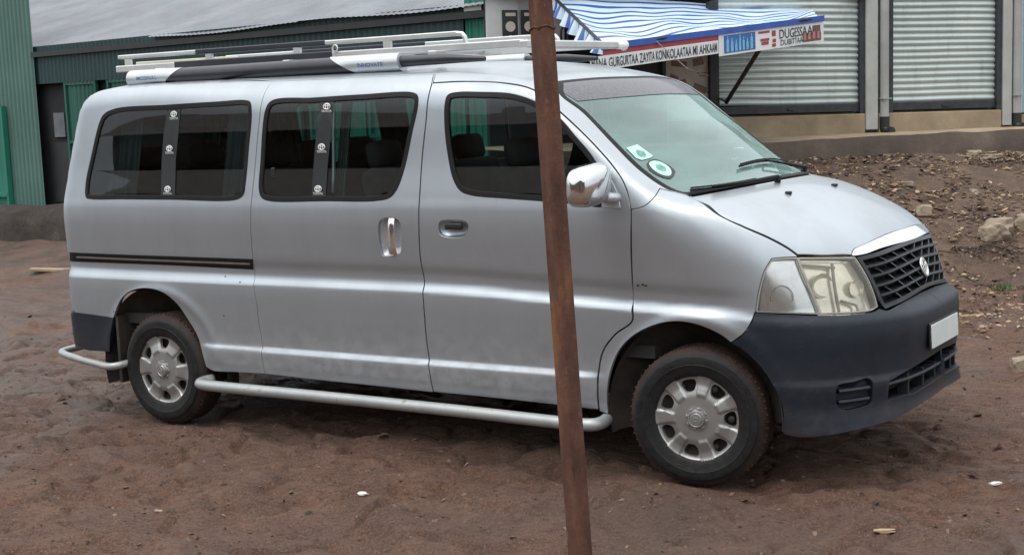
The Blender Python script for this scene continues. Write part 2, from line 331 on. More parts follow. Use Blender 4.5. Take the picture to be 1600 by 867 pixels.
# ---------------------------------------------------------------- seams and outlines on the body surface (x, y, z)
CURVES = {
 'rail_q': [[-3.934,0.205,1.973],[-3.784,0.275,1.987],[-3.205,0.178,1.976],[-2.573,0.165,1.961]],
 'rail_d': [[-2.57,0.165,1.961],[-2.155,0.163,1.956],[-1.817,0.17,1.956],[-1.496,0.177,1.953]],
 'cgap': [[-2.57,0.165,1.961],[-2.577,0.112,1.926],[-2.579,0.068,1.858],[-2.616,0.036,1.583],[-2.643,0.011,1.353],[-2.66,0.001,1.188],[-2.671,0.01,1.074],[-2.676,0.02,0.981],[-2.678,0.026,0.888],[-2.66,0.006,0.759],[-2.656,0.013,0.626],[-2.643,0.012,0.494],[-2.637,0.002,0.411],[-2.634,0.012,0.352]],
 'bgap': [[-1.496,0.177,1.953],[-1.466,0.096,1.896],[-1.47,0.049,1.755],[-1.5,0.03,1.519],[-1.51,0.008,1.331],[-1.517,0.001,1.202],[-1.528,0.013,1.037],[-1.516,0.005,0.808],[-1.513,0.015,0.575],[-1.493,0.002,0.412],[-1.488,0.017,0.332]],
 'bottom_q': [[-2.634,0.012,0.352],[-2.847,0.013,0.346],[-3.026,0.015,0.342],[-3.09,0.02,0.36]],
 'arch_r': [[-3.09,0.02,0.36],[-3.111,0.018,0.438],[-3.137,0.017,0.533],[-3.199,0.013,0.627],[-3.277,0.006,0.722],[-3.377,-0.002,0.783],[-3.513,-0.001,0.802],[-3.658,0.004,0.775],[-3.748,0.007,0.715],[-3.819,0.01,0.61]],
 'bump_rt': [[-3.819,0.01,0.61],[-4.007,0.021,0.619],[-4.166,0.027,0.625]],
 'bottom_d': [[-1.488,0.017,0.332],[-1.805,0.015,0.338],[-2.24,0.014,0.343],[-2.634,0.012,0.352]],
 'door_top': [[-1.46,0.108,1.909],[-1.255,0.123,1.908],[-1.038,0.113,1.892],[-0.849,0.087,1.851],[-0.701,0.065,1.749]],
 'door_front': [[-0.701,0.065,1.749],[-0.617,0.061,1.681],[-0.509,0.048,1.589],[-0.406,0.033,1.49],[-0.35,0.019,1.425],[-0.316,0.007,1.361],[-0.296,-0.004,1.285],[-0.307,0.005,1.067],[-0.314,0.015,0.825],[-0.315,0.007,0.76],[-0.408,0.01,0.691],[-0.479,0.014,0.607],[-0.508,0.017,0.508],[-0.515,0.013,0.411],[-0.52,0.028,0.316]],
 'bottom_f': [[-0.52,0.028,0.316],[-0.824,0.02,0.324],[-1.161,0.018,0.329],[-1.488,0.017,0.332]],
 'cowl_seam': [[-0.296,-0.004,1.285],[-0.257,-0.003,1.291],[-0.223,0.002,1.305],[-0.19,0.024,1.339],[-0.193,0.091,1.375]],
 'pillar_top': [[-1.496,0.177,1.953],[-1.285,0.217,1.952],[-1.084,0.262,1.939],[-0.838,0.288,1.887]],
 'ws_side': [[-0.838,0.288,1.887],[-0.748,0.162,1.818],[-0.632,0.168,1.732],[-0.452,0.128,1.581],[-0.313,0.109,1.463],[-0.188,0.114,1.379],[-0.122,0.125,1.349],[-0.079,0.15,1.338]],
 'ws_top': [[-0.838,0.288,1.887],[-0.803,0.507,1.897],[-0.772,0.786,1.901],[-0.789,1.145,1.903]],
 'hood_side': [[-0.079,0.15,1.338],[0.001,0.114,1.311],[0.109,0.064,1.258],[0.223,0.08,1.202],[0.329,0.112,1.15],[0.41,0.141,1.1],[0.447,0.155,1.069]],
 'hood_front': [[0.447,0.155,1.069],[0.543,0.244,1.06],[0.625,0.352,1.05]],
 'trim_top': [[0.625,0.352,1.05],[0.625,0.378,1.072],[0.641,0.428,1.084],[0.658,0.49,1.094],[0.686,0.867,1.117],[0.668,1.164,1.119]],
 'trim_bot': [[0.626,0.351,1.049],[0.651,0.398,1.05],[0.672,0.448,1.054],[0.714,0.674,1.068],[0.71,1.078,1.081]],
 'hl_top': [[0.448,0.153,1.062],[0.544,0.242,1.055],[0.636,0.365,1.045]],
 'hl_top2': [[0.353,0.087,1.06],[0.398,0.116,1.063],[0.448,0.153,1.062]],
 'hl_in': [[0.636,0.365,1.045],[0.658,0.375,1.007],[0.691,0.39,0.939],[0.714,0.398,0.872],[0.728,0.401,0.817]],
 'hl_bot': [[0.728,0.401,0.817],[0.713,0.363,0.807],[0.65,0.266,0.806],[0.548,0.165,0.809]],
 'hl_bot2': [[0.548,0.165,0.809],[0.422,0.082,0.82],[0.292,0.038,0.826]],
 'hl_out': [[0.292,0.038,0.826],[0.306,0.046,0.919],[0.328,0.063,1.009],[0.353,0.087,1.06]],
 'hl_div': [[0.448,0.153,1.062],[0.477,0.149,0.989],[0.514,0.156,0.898],[0.548,0.165,0.809]],
 'fend_low': [[0.288,0.037,0.823],[0.276,0.024,0.783],[0.245,0.014,0.734],[0.18,0.012,0.684]],
 'arch_f': [[0.18,0.012,0.684],[0.138,0.008,0.715],[0.033,0.0,0.757],[-0.077,-0.004,0.771],[-0.19,-0.002,0.75],[-0.311,0.004,0.691],[-0.392,0.009,0.613],[-0.445,0.011,0.501],[-0.466,0.016,0.394],[-0.472,0.034,0.299]],
 'fend_b': [[-0.472,0.034,0.299],[-0.522,0.029,0.309]],
 'gr_side': [[0.641,0.372,1.042],[0.667,0.382,0.995],[0.69,0.393,0.947],[0.712,0.405,0.894],[0.73,0.416,0.841],[0.752,0.431,0.805]],
 'gr_bot': [[0.752,0.431,0.805],[0.775,0.504,0.814],[0.792,0.619,0.825],[0.801,0.782,0.838]],
 'gr_top': [[0.641,0.372,1.042],[0.677,0.45,1.048],[0.716,0.666,1.063],[0.716,1.057,1.074]],
 'bt1': [[0.288,0.037,0.823],[0.423,0.081,0.816],[0.549,0.162,0.805],[0.651,0.261,0.801],[0.717,0.359,0.802],[0.733,0.401,0.81]],
 'bt2': [[0.733,0.401,0.81],[0.755,0.423,0.8],[0.777,0.5,0.809],[0.794,0.614,0.82],[0.803,0.787,0.831]],
 'b_bot': [[0.308,0.051,0.258],[0.475,0.073,0.263],[0.606,0.146,0.273],[0.708,0.249,0.289],[0.798,0.391,0.308],[0.853,0.545,0.337]],
 'slot_a': [[0.616,0.169,0.49],[0.61,0.167,0.435],[0.617,0.177,0.39],[0.643,0.201,0.374],[0.692,0.254,0.38],[0.725,0.296,0.395],[0.734,0.299,0.447],[0.725,0.3,0.505],[0.671,0.234,0.504]],
 'win_q': [[-3.978,0.015,1.333],[-3.981,0.026,1.421],[-3.923,0.043,1.603],[-3.857,0.055,1.77],[-3.821,0.058,1.814],[-3.724,0.059,1.845],[-3.277,0.059,1.854],[-2.915,0.063,1.859],[-2.705,0.068,1.86],[-2.663,0.063,1.847],[-2.649,0.052,1.789],[-2.674,0.036,1.584],[-2.695,0.017,1.404],[-2.705,0.011,1.353],[-2.746,0.007,1.326],[-3.276,0.007,1.322],[-3.663,0.008,1.323],[-3.935,0.013,1.323]],
 'win_d': [[-2.511,0.065,1.85],[-2.546,0.054,1.805],[-2.583,0.031,1.532],[-2.592,0.014,1.378],[-2.574,0.009,1.336],[-2.518,0.006,1.317],[-2.12,0.006,1.317],[-1.789,0.006,1.319],[-1.698,0.008,1.335],[-1.653,0.014,1.377],[-1.611,0.026,1.473],[-1.559,0.042,1.663],[-1.523,0.055,1.804],[-1.531,0.066,1.843],[-1.57,0.073,1.861],[-1.896,0.071,1.862],[-2.212,0.068,1.857]],
 'win_f': [[-1.344,0.067,1.841],[-1.355,0.054,1.798],[-1.354,0.043,1.675],[-1.333,0.031,1.534],[-1.302,0.02,1.429],[-1.258,0.012,1.371],[-1.193,0.009,1.349],[-0.997,0.007,1.334],[-0.794,0.004,1.322],[-0.573,0.0,1.307],[-0.459,-0.002,1.296],[-0.411,-0.0,1.31],[-0.421,0.011,1.393],[-0.487,0.023,1.497],[-0.526,0.028,1.546],[-0.604,0.036,1.624],[-0.684,0.045,1.704],[-0.769,0.049,1.761],[-0.849,0.053,1.8],[-0.968,0.064,1.833],[-1.157,0.075,1.848],[-1.294,0.074,1.852]],
 'handle_d': [[-1.769,0.0,1.209],[-1.747,0.0,1.227],[-1.66,0.0,1.23],[-1.633,0.001,1.207],[-1.639,0.009,1.084],[-1.653,0.012,1.047],[-1.708,0.014,1.033],[-1.77,0.013,1.034],[-1.78,0.009,1.081],[-1.78,0.003,1.165]],
 'handle_f': [[-1.388,0.0,1.213],[-1.364,0.0,1.223],[-1.239,-0.0,1.223],[-1.213,-0.0,1.209],[-1.215,0.002,1.167],[-1.243,0.004,1.141],[-1.36,0.004,1.136],[-1.39,0.003,1.151],[-1.397,0.001,1.184]],
 'sail': [[-0.485,0.023,1.494],[-0.415,0.015,1.429],[-0.372,0.006,1.364],[-0.351,-0.003,1.287],[-0.448,-0.002,1.294],[-0.454,0.007,1.364]],
 'wip_a': [[-0.088,0.188,1.349],[-0.032,0.292,1.35],[0.028,0.448,1.355],[0.062,0.597,1.361]],
 'wip_a2': [[-0.018,0.275,1.343],[0.059,0.451,1.347],[0.123,0.727,1.355]],
 'wip_b': [[-0.068,0.699,1.428],[-0.066,0.901,1.436],[-0.072,1.163,1.425],[-0.052,1.349,1.388]],
 'wip_b2': [[-0.049,0.982,1.424],[-0.007,1.263,1.38],[-0.037,1.473,1.36]],
 'stk_a': [[-0.405,0.171,1.558],[-0.387,0.251,1.569],[-0.312,0.262,1.514],[-0.313,0.236,1.506],[-0.328,0.179,1.499],[-0.348,0.161,1.51]],
 'stk_b': [[-0.298,0.193,1.482],[-0.298,0.22,1.491],[-0.286,0.249,1.49],[-0.26,0.27,1.477],[-0.23,0.27,1.455],[-0.211,0.249,1.435],[-0.205,0.223,1.423],[-0.216,0.199,1.424],[-0.243,0.181,1.437],[-0.275,0.178,1.458]],
 'stk_c': [[-0.305,0.187,1.485],[-0.303,0.236,1.499],[-0.287,0.264,1.495],[-0.256,0.282,1.477],[-0.222,0.287,1.454],[-0.205,0.278,1.439],[-0.195,0.203,1.411],[-0.209,0.184,1.414],[-0.245,0.164,1.432],[-0.28,0.161,1.456]],
 'tint': [[-0.672,0.2,1.772],[-0.614,0.454,1.782],[-0.582,0.665,1.787],[-0.571,0.859,1.79]],
 'strip_q': [[-3.29,0.058,1.842],[-3.188,0.058,1.844],[-3.209,0.044,1.688],[-3.232,0.033,1.544],[-3.233,0.008,1.331],[-3.346,0.008,1.331],[-3.345,0.033,1.546],[-3.326,0.044,1.691]],
 'strip_d': [[-2.173,0.064,1.844],[-2.073,0.065,1.847],[-2.089,0.043,1.681],[-2.112,0.031,1.531],[-2.125,0.007,1.327],[-2.222,0.007,1.326],[-2.209,0.032,1.532],[-2.19,0.043,1.684]],
 'logo_q': [[-3.241,0.054,1.803],[-3.279,0.038,1.61],[-3.291,0.014,1.38]],
 'logo_d': [[-2.118,0.055,1.811],[-2.154,0.037,1.6],[-2.175,0.014,1.38]],
 'groove': [[-4.188,0.038,0.993],[-3.395,0.018,0.992],[-2.678,0.018,0.991],[-2.686,0.029,0.933],[-3.412,0.029,0.94],[-4.229,0.068,0.938]],
 'bowls': [[0.556,0.204,0.933],[0.672,0.34,0.907],[0.63,0.312,0.985],[0.401,0.079,0.89]],
 'emblem': [[0.779,0.84,0.936]],
 'chips': [[-0.259,0.019,0.933],[-0.244,0.02,0.929],[-0.285,0.02,0.928],[-3.808,0.011,0.649],[-2.914,0.01,0.667],[-2.899,0.026,0.887],[-2.776,0.011,0.861]],
 'lamp_bar': [[0.576,0.266,1.029],[0.591,0.246,0.946],[0.604,0.239,0.875],[0.616,0.236,0.816]],
 'lamp_top': [[0.468,0.157,1.031],[0.531,0.211,1.021],[0.587,0.268,1.009]],
 'lamp_low': [[0.62,0.252,0.86],[0.649,0.285,0.845],[0.672,0.313,0.833],[0.678,0.31,0.811]],
 'jets': [[0.256,0.536,1.313],[0.316,0.985,1.316]],
}
# ---------------------------------------------------------------- panels: outlines cut from the body surface
def catmull(P, closed=False, step=.012):
    P = np.asarray(P, float); n = len(P); out = []
    if n == 2 and not closed:
        k = max(2, int(np.linalg.norm(P[1]-P[0])/step)); return P[0] + (P[1]-P[0])*np.linspace(0, 1, k)[:, None]
    for i in range(n if closed else n-1):
        if closed: p0, p1, p2, p3 = P[i-1], P[i], P[(i+1) % n], P[(i+2) % n]
        else:
            p1, p2 = P[i], P[i+1]
            p0 = P[i-1] if i > 0 else 2*p1-p2
            p3 = P[i+2] if i+2 < n else 2*p2-p1
        d0 = max(np.linalg.norm(p1-p0)**.5, 1e-4); d1 = max(np.linalg.norm(p2-p1)**.5, 1e-4); d2 = max(np.linalg.norm(p3-p2)**.5, 1e-4)
        m1 = (p1-p0)/d0 - (p2-p0)/(d0+d1) + (p2-p1)/d1; m2 = (p2-p1)/d1 - (p3-p1)/(d1+d2) + (p3-p2)/d2
        m1 = m1*d1; m2 = m2*d1
        k = max(1, int(round(np.linalg.norm(p2-p1)/step)))
        for j in range(k):
            s = j/k; out.append((2*s**3-3*s**2+1)*p1 + (s**3-2*s**2+s)*m1 + (-2*s**3+3*s**2)*p2 + (s**3-s**2)*m2)
    if not closed: out.append(P[-1])
    return np.array(out)
def loop(*parts):
    """chain of seams ('name' or '-name' reversed, or an array of points) closed into one outline"""
    out = []
    for p in parts:
        if isinstance(p, str):
            q = catmull(CURVES[p.lstrip('-')])
            if p[0] == '-': q = q[::-1]
        else:
            q = np.asarray(p, float)
        out += list(q)
    res = [out[0]]
    for p in out[1:]:
        if np.linalg.norm(p-res[-1]) > .003: res.append(p)
    if np.linalg.norm(res[0]-res[-1]) < .003: res.pop()
    return np.array(res)
def inside(pts, poly):
    x, y = pts[:, 0], pts[:, 1]; r = np.zeros(len(pts), bool); n = len(poly); j = n-1
    for i in range(n):
        xi, yi = poly[i]; xj, yj = poly[j]
        if yi != yj:
            c_ = ((yi > y) != (yj > y)) & (x < (xj-xi)*(y-yi)/(yj-yi)+xi); r ^= c_
        j = i
    return r
def area2(p): x, y = p[:, 0], p[:, 1]; return .5*np.sum(x*np.roll(y, -1)-np.roll(x, -1)*y)
def inset(p, d):
    """closed CCW outline moved inwards by d (outwards when d<0)"""
    if d == 0: return p
    a = p-np.roll(p, 1, 0); b = np.roll(p, -1, 0)-p
    na = np.stack([-a[:, 1], a[:, 0]], 1); na /= np.linalg.norm(na, axis=1, keepdims=True)+1e-9
    nb = np.stack([-b[:, 1], b[:, 0]], 1); nb /= np.linalg.norm(nb, axis=1, keepdims=True)+1e-9
    m = na+nb; l = np.linalg.norm(m, axis=1, keepdims=True); m = m/(l+1e-9); k = 1/np.maximum((m*na).sum(1, keepdims=True), .6)
    return p+m*k*d
def segdist(pts, poly):
    best = np.full(len(pts), 1e9)
    for i in range(len(poly)):
        a = poly[i-1]; b = poly[i]; ab = b-a; t = np.clip(((pts-a)@ab)/(ab@ab+1e-12), 0, 1)
        best = np.minimum(best, ((pts-a-t[:, None]*ab)**2).sum(1))
    return np.sqrt(best)
def basis(d):
    d = np.asarray(d, float); d = d/np.linalg.norm(d)
    u = np.cross([0, 0, 1.], d) if abs(d[2]) < .95 else np.array([1., 0, 0])
    u /= np.linalg.norm(u); return d, u, np.cross(d, u)
def triangulate(out, holes, gx, gy):
    allp = [out]+holes; V = []; E = []
    for p in allp:
        b = len(V); V += [tuple(q) for q in p]; E += [(b+i, b+(i+1) % len(p)) for i in range(len(p))]
    lo = out.min(0); hi = out.max(0)
    xs = np.arange(lo[0]+gx/2, hi[0], gx); ys = np.arange(lo[1]+gy/2, hi[1], gy)
    if len(xs) and len(ys):
        G = np.stack(np.meshgrid(xs, ys, indexing='ij'), -1).reshape(-1, 2)
        k = inside(G, out)
        for h in holes: k &= ~inside(G, h)
        G = G[k]
        if len(G):
            dm = segdist(G, out)
            for h in holes: dm = np.minimum(dm, segdist(G, h))
            G = G[dm > min(gx, gy)*.55]
            V += [tuple(q) for q in G]
    r = delaunay_2d_cdt([Vector(q) for q in V], E, [], 0, 1e-6)
    vv = np.array([q[:] for q in r[0]]); ff = np.array([f for f in r[2] if len(f) == 3])
    cen = vv[ff].mean(1); k = inside(cen, out)
    for h in holes: k &= ~inside(cen, h)
    ff = ff[k]
    # boundary chains of the input outlines in the new numbering
    mp = {}
    for i, o in enumerate(r[3]):
        for q in o: mp.setdefault(q, i)
    chains = []; b = 0
    for p in allp: chains.append([mp[b+i] for i in range(len(p))]); b += len(p)
    return vv, ff, chains
def pdir(pt2, dd, u, v, d0, span=.35, n=70):
    P0 = np.outer(pt2[:, 0], u)+np.outer(pt2[:, 1], v)+np.outer(d0+span, dd)
    return march(P0, -dd, 2*span, n)[0]
def panel(name, outline, d, mat, parent=None, gap=.0045, lip=.014, offset=0., holes=(), hole_gap=0., grid=(.03, .02), mirror=False, hole_lip=True, lips=True, span=.35, both=False, material_list=None, edge_round=.003, lip_skip=None):
    dd, u, v = basis(d); outline = np.asarray(outline); o2 = np.stack([outline@u, outline@v], 1)
    if area2(o2) < 0: o2 = o2[::-1]; outline = outline[::-1]
    o2 = inset(o2, gap)
    H2 = []
    for h in holes:
        h = np.asarray(h); q = np.stack([h@u, h@v], 1)
        if area2(q) < 0: q = q[::-1]
        H2.append(inset(q, -hole_gap))
    vv, ff, chains = triangulate(o2, H2, *grid)
    # depth guess from nearest outline points
    ref2 = np.stack([outline@u, outline@v], 1); refd = outline@dd
    dm = np.empty(len(vv))
    for s in range(0, len(vv), 2000):
        D2 = ((vv[s:s+2000, None]-ref2[None, ::3])**2).sum(-1)+1e-4; w = 1/D2**1.5; dm[s:s+2000] = (w*refd[None, ::3]).sum(1)/w.sum(1)
    P = pdir(vv, dd, u, v, dm, span); Nn = gradF(P)
    P = P+Nn*offset
    tri = P[ff]; fn = np.cross(tri[:, 1]-tri[:, 0], tri[:, 2]-tri[:, 0]); flip = (fn*Nn[ff].mean(1)).sum(1) < 0
    ff[flip] = ff[flip][:, ::-1]
    verts = [P]; norms = [Nn]; faces = [tuple(f) for f in ff]; base = len(P)
    if lips:
        for ci, ch in enumerate(chains):
            if ci > 0 and not hole_lip: continue
            ch = np.array(ch); ring = P[ch]; rn = Nn[ch]; tg = np.roll(ring, -1, 0)-np.roll(ring, 1, 0)
            outw = np.cross(tg, rn); outw /= np.linalg.norm(outw, axis=1, keepdims=True)+1e-9
            if ci > 0: outw = -outw
            # sign: away from panel interior
            cen = vv[ch]; 
            r1 = ring+outw*edge_round*.45-rn*edge_round*.30; n1 = rn*.7+outw*.7
            r2 = ring+outw*edge_round*.6-rn*edge_round; n2 = outw
            r3 = ring+outw*edge_round*.6-rn*lip; n3 = outw
            n = len(ch); i0 = base; verts += [r1, r2, r3]; norms += [n1, n2, n3]
            rows = [list(ch), list(range(i0, i0+n)), list(range(i0+n, i0+2*n)), list(range(i0+2*n, i0+3*n))]; base += 3*n
            for a, b in zip(rows[:-1], rows[1:]):
                for i in range(n):
                    j = (i+1) % n
                    if lip_skip is not None and lip_skip(ring[i]) and lip_skip(ring[j]): continue
                    q = (a[i], b[i], b[j], a[j]); faces.append(q if ci == 0 else q)
    P = np.concatenate(verts); Nn = np.concatenate(norms); Nn /= np.linalg.norm(Nn, axis=1, keepdims=True)+1e-9
    res = []
    for mir in ((False, True) if mirror else (False,)):
        Q = P.copy(); NN = Nn.copy(); FF = faces
        if mir: Q[:, 1] = VW-Q[:, 1]; NN[:, 1] *= -1; FF = [f[::-1] for f in faces]
        res.append(mesh_n(name, Q, NN, FF, mat, parent[1] if (mir and isinstance(parent, (list, tuple))) else (parent[0] if isinstance(parent, (list, tuple)) else parent)))
    return res if mirror else res[0]
def mesh_n(name, Q, NN, FF, mat, parent):
    me = bpy.data.meshes.new(name); me.from_pydata(Q.tolist(), [], [tuple(int(i) for i in f) for f in FF]); me.update()
    # make the winding agree with the wanted normals
    me.polygons.foreach_set('use_smooth', [True]*len(me.polygons))
    pn = np.empty(len(me.polygons)*3); me.polygons.foreach_get('normal', pn); pn = pn.reshape(-1, 3)
    bad = [i for i, f in enumerate(FF) if (pn[i]*NN[list(f)].mean(0)).sum() < -.02]
    if bad:
        bm = bmesh.new(); bm.from_mesh(me); bm.faces.ensure_lookup_table()
        bmesh.ops.reverse_faces(bm, faces=[bm.faces[i] for i in bad]); bm.to_mesh(me); bm.free()
    me.normals_split_custom_set_from_vertices(NN.tolist())
    return link(name, me, mat, parent)
def onplane(xz_pts, offset=0., d=(0, 1, 0)):
    """points given as (x, z) set on the near flank"""
    q = np.asarray(xz_pts, float); P0 = np.stack([q[:, 0], np.full(len(q), -.6), q[:, 1]], 1)
    P = march(P0, np.array([0, 1., 0]), 1.6, 160)[0]; return P+gradF(P)*offset
def ontop(xy_pts, offset=0.):
    q = np.asarray(xy_pts, float); P0 = np.stack([q[:, 0], q[:, 1], np.full(len(q), 2.6)], 1)
    P = march(P0, np.array([0, 0, -1.]), 2.4, 240)[0]; return P+gradF(P)*offset
def onfront(yz_pts, offset=0.):
    q = np.asarray(yz_pts, float); P0 = np.stack([np.full(len(q), 1.4), q[:, 0], q[:, 1]], 1)
    P = march(P0, np.array([-1., 0, 0]), 1.6, 160)[0]; return P+gradF(P)*offset
def mirror_pts(p): q = np.array(p, float); q[:, 1] = VW-q[:, 1]; return q

def inset_loop(lp, d, a):
    """outline shrunk by a in the plane facing d, put back on the body"""
    dd, u, v = basis(d); q = np.stack([lp@u, lp@v], 1); dep = lp@dd
    if area2(q) < 0: q = q[::-1]; dep = dep[::-1]
    q = inset(q, a); P = np.outer(q[:, 0], u)+np.outer(q[:, 1], v)+np.outer(dep, dd); return P
CURVES['door_front_up'] = CURVES['door_front'][:7]      # door edge above the wing
CURVES['door_front_dn'] = CURVES['door_front'][6:]      # door edge along the wing
# ================================================================ THE VAN
van = empty('van', (-1.72, VC, 0))
tag(van, 'long silver minivan with dark grey bumpers and a roof rack, parked on the brown mud', 'van')
cv = {k: np.array(p) for k, p in CURVES.items()}
# --- seams that run over the hidden back of the body
zs = [.66, .8, .95, 1.1, 1.25, 1.4, 1.55, 1.68, 1.78, 1.86, 1.93]
st = np.array([(rear_z(z)-.5, float(side_z(z))-.5+.03, z) for z in zs]); rear_seam = march(st, np.array([.7071, .7071, 0]), 1.6, 300)[0]
rail = np.concatenate([rear_seam[-1:], ontop([(-3.90, .235), (-3.5, .255), (-3.1, .275)]), cv['rail_d'][:1]])
CURVES['rear_seam'] = rear_seam; CURVES['rail_q'] = rail
ys = [.35, .55, .75, VC]; rb = march(np.array([(-4.6, y, 2.25) for y in ys]), np.array([.85, 0, -.527]), 2., 300)[0]
rear_top = np.concatenate([rear_seam[-1:], rb]); rear_top = np.concatenate([rear_top, mirror_pts(rear_top[:-1])[::-1]])
# --- flanks: rear quarter, sliding door, front door, front wing, roof pillar
Dy = (0, -1, 0)
lp_q = loop('rail_q', 'cgap', 'bottom_q', 'arch_r', 'bump_rt', 'rear_seam')
lp_d = loop('rail_d', 'bgap', 'bottom_d', '-cgap')
lp_f = loop('door_top', 'door_front', 'bottom_f', '-bgap')
wq, wd, wf = (catmull(cv[k], True) for k in ('win_q', 'win_d', 'win_f'))
hd, hf = (catmull(cv[k], True, .006) for k in ('handle_d', 'handle_f'))
quarter = panel('side_panel', lp_q, Dy, M['paint'], van, gap=.003, holes=[wq], grid=(.035, .014), mirror=True)
slide = panel('sliding_door', lp_d, Dy, M['paint'], van, gap=.0036, holes=[wd, hd], grid=(.035, .014), mirror=True, lip=.022)
fdoor = panel('front_door', lp_f, Dy, M['paint'], van, gap=.0068, holes=[wf, hf], grid=(.035, .014), mirror=True, lip=.022)
for pr, lp, w in ((quarter, lp_q, wq), (slide, lp_d, wd), (fdoor, lp_f, wf)):
    panel('trim_board', lp, Dy, M['trim_cloth'], pr, gap=.02, offset=-.045, holes=[w], hole_gap=-.004, grid=(.08, .05), mirror=True, lips=False)
    panel('window_seal', w, Dy, M['black_rubber'], pr, gap=-.001, offset=.0015, holes=[inset_loop(w, Dy, .021)], grid=(.03, .02), mirror=True, lip=.02, edge_round=.006)
for pr, w, g in ((quarter, wq, 'tinted_glass'), (slide, wd, 'window_glass'), (fdoor, wf, 'front_glass')):
    panel('window_glass', w, Dy, M[g], pr, gap=.016, offset=-.006, grid=(.06, .04), mirror=True, lips=False)
# sliding-window frame inside the middle windows
for i, pr in enumerate(slide):
    m = MB()
    for x, wdt in ((-2.085, .018),):
        a = onplane([(x, z) for z in np.linspace(1.36, 1.82, 8)], -.018)
        if i: a = mirror_pts(a)
        m.tube(a, .011, 6)
    m.build('window_divider', M['rail_silver'], pr, True)
    m = MB()
    for q in ((-2.50, 1.47), (-1.60, 1.47)):
        p = onplane([q], -.012)[0]
        if i: p = mirror_pts([p])[0]
        m.box(p, (.028, .018, .05), bev=.005)
    m.build_each('window_latch', M['black_plastic'], pr)
# pillars and wing
pil = loop('pillar_top', 'ws_side', np.array([cv['ws_side'][-1], cv['cowl_seam'][-1]]), '-cowl_seam', '-door_front_up', '-door_top', np.array([cv['door_top'][0], cv['pillar_top'][0]]))
panel('windscreen_pillar', pil, (.35, -.80, .48), M['paint'], van, gap=.002, grid=(.02, .02), mirror=True)
wing = loop('cowl_seam', np.array([cv['cowl_seam'][-1], cv['ws_side'][-1]]), 'hood_side', '-hl_top2', '-hl_out', 'fend_low', 'arch_f', 'fend_b', '-door_front_dn')
panel('front_wing', wing, (.42, -.90, .14), M['paint'], van, grid=(.03, .014), mirror=True)
# --- roof, windscreen, bonnet
half = lambda k: catmull(cv[k])
def full(k):
    """a seam running from the near side to the middle, continued to the far side"""
    p = np.array(cv[k]); p = p[p[:, 1] < VC-.03]
    mid = p[-1].copy(); mid[1] = VC
    dx = (p[-1]-p[-2]); mid[0] += dx[0]/max(abs(dx[1]), 1e-3)*(VC-p[-1][1])*.4; mid[2] += dx[2]/max(abs(dx[1]), 1e-3)*(VC-p[-1][1])*.4
    a = np.concatenate([p, [mid], mirror_pts(p)[::-1]]); return catmull(a)
ws_top = full('ws_top')
roof_near = np.concatenate([catmull(rail), catmull(cv['rail_d']), catmull(cv['pillar_top'])])
panel('roof', loop(roof_near, ws_top, mirror_pts(roof_near)[::-1], catmull(rear_top)[::-1]), (0, 0, 1), M['paint'], van, gap=.0, grid=(.05, .04), span=.3)
yy = np.linspace(cv['ws_side'][-1][1], VC, 8); q2 = ((VC-yy)/(VC-yy[0]))**2; x0 = cv['ws_side'][-1][0]
cowl = ontop(np.stack([x0+.165*(1-q2), yy], 1)); cowl[0] = cv['ws_side'][-1]
cowl = np.concatenate([cowl, mirror_pts(cowl[:-1])[::-1]])
wsl = loop(catmull(cv['ws_side']), catmull(cowl), mirror_pts(catmull(cv['ws_side']))[::-1], ws_top[::-1])
Dw = (.55, 0, .835)
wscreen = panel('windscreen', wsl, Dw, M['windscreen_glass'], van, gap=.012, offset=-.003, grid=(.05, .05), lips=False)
panel('windscreen_seal', wsl, Dw, M['black_rubber'], wscreen, gap=.002, offset=.001, holes=[inset_loop(wsl, Dw, .026)], grid=(.03, .02), lip=.02)
tint = full('tint')
wt = loop(catmull(cv['ws_side'])[:int(len(catmull(cv['ws_side']))*.16)], np.array([tint[0]]), tint, mirror_pts(catmull(cv['ws_side'])[:int(len(catmull(cv['ws_side']))*.16)])[::-1], ws_top[::-1])
panel('sun_strip', wt, Dw, M['sun_strip'], wscreen, gap=.022, offset=.0, grid=(.05, .04), lips=False)
for k, mt, off in (('stk_a', 'sticker_mint', .0015), ('stk_c', 'black_plastic', .001), ('stk_b', 'sticker_mint', .002)):
    panel('windscreen_sticker', catmull(cv[k], k != 'stk_a' and True, .006) if k != 'stk_a' else cv[k], Dw, M[mt], wscreen, gap=0, offset=off, grid=(.02, .02), lips=False)
for k, zz in (('stk_a', .55), ('stk_b', .5)):
    P = cv[k]; cen = P.mean(0); ax = P[np.argmax(P[:, 0])]-P[np.argmin(P[:, 0])]; ax /= np.linalg.norm(ax); nn = gradF(cen[None])[0]; bx = np.cross(nn, ax)
    m = MB()
    for j in range(5):
        w = .028*(1-.3*abs(j-2)/2); o = cen+bx*(j-2)*.010+nn*.0045
        m.tube([o-ax*w+bx*.002, o-ax*w*.2-bx*.001, o+ax*w*.3+bx*.003, o+ax*w], .0016, 5)
    m.build('sticker_print', M['sticker_print'], wscreen)
m = MB(); c2 = cowl.copy(); c2[:, 0] -= .02; c2[:, 2] -= .005; c3 = cowl.copy(); c3[:, 0] += .05; c3[:, 2] -= .045
m.grid([catmull(c2), catmull(c3)]); m.build('cowl_panel', M['black_plastic'], van, True)
hs = catmull(cv['hood_side']); hfr = catmull(cv['hood_front'])
tt = full('trim_top'); tb = full('trim_bot')
c4 = cowl.copy(); c4[:, 0] += .022; c4 = march(c4+np.array([0, 0, .3]), np.array([0, 0, -1.]), .6, 120)[0]
hood_l = loop(catmull(c4), mirror_pts(hs)[::1], mirror_pts(hfr), tt[::-1], hfr[::-1], hs[::-1])
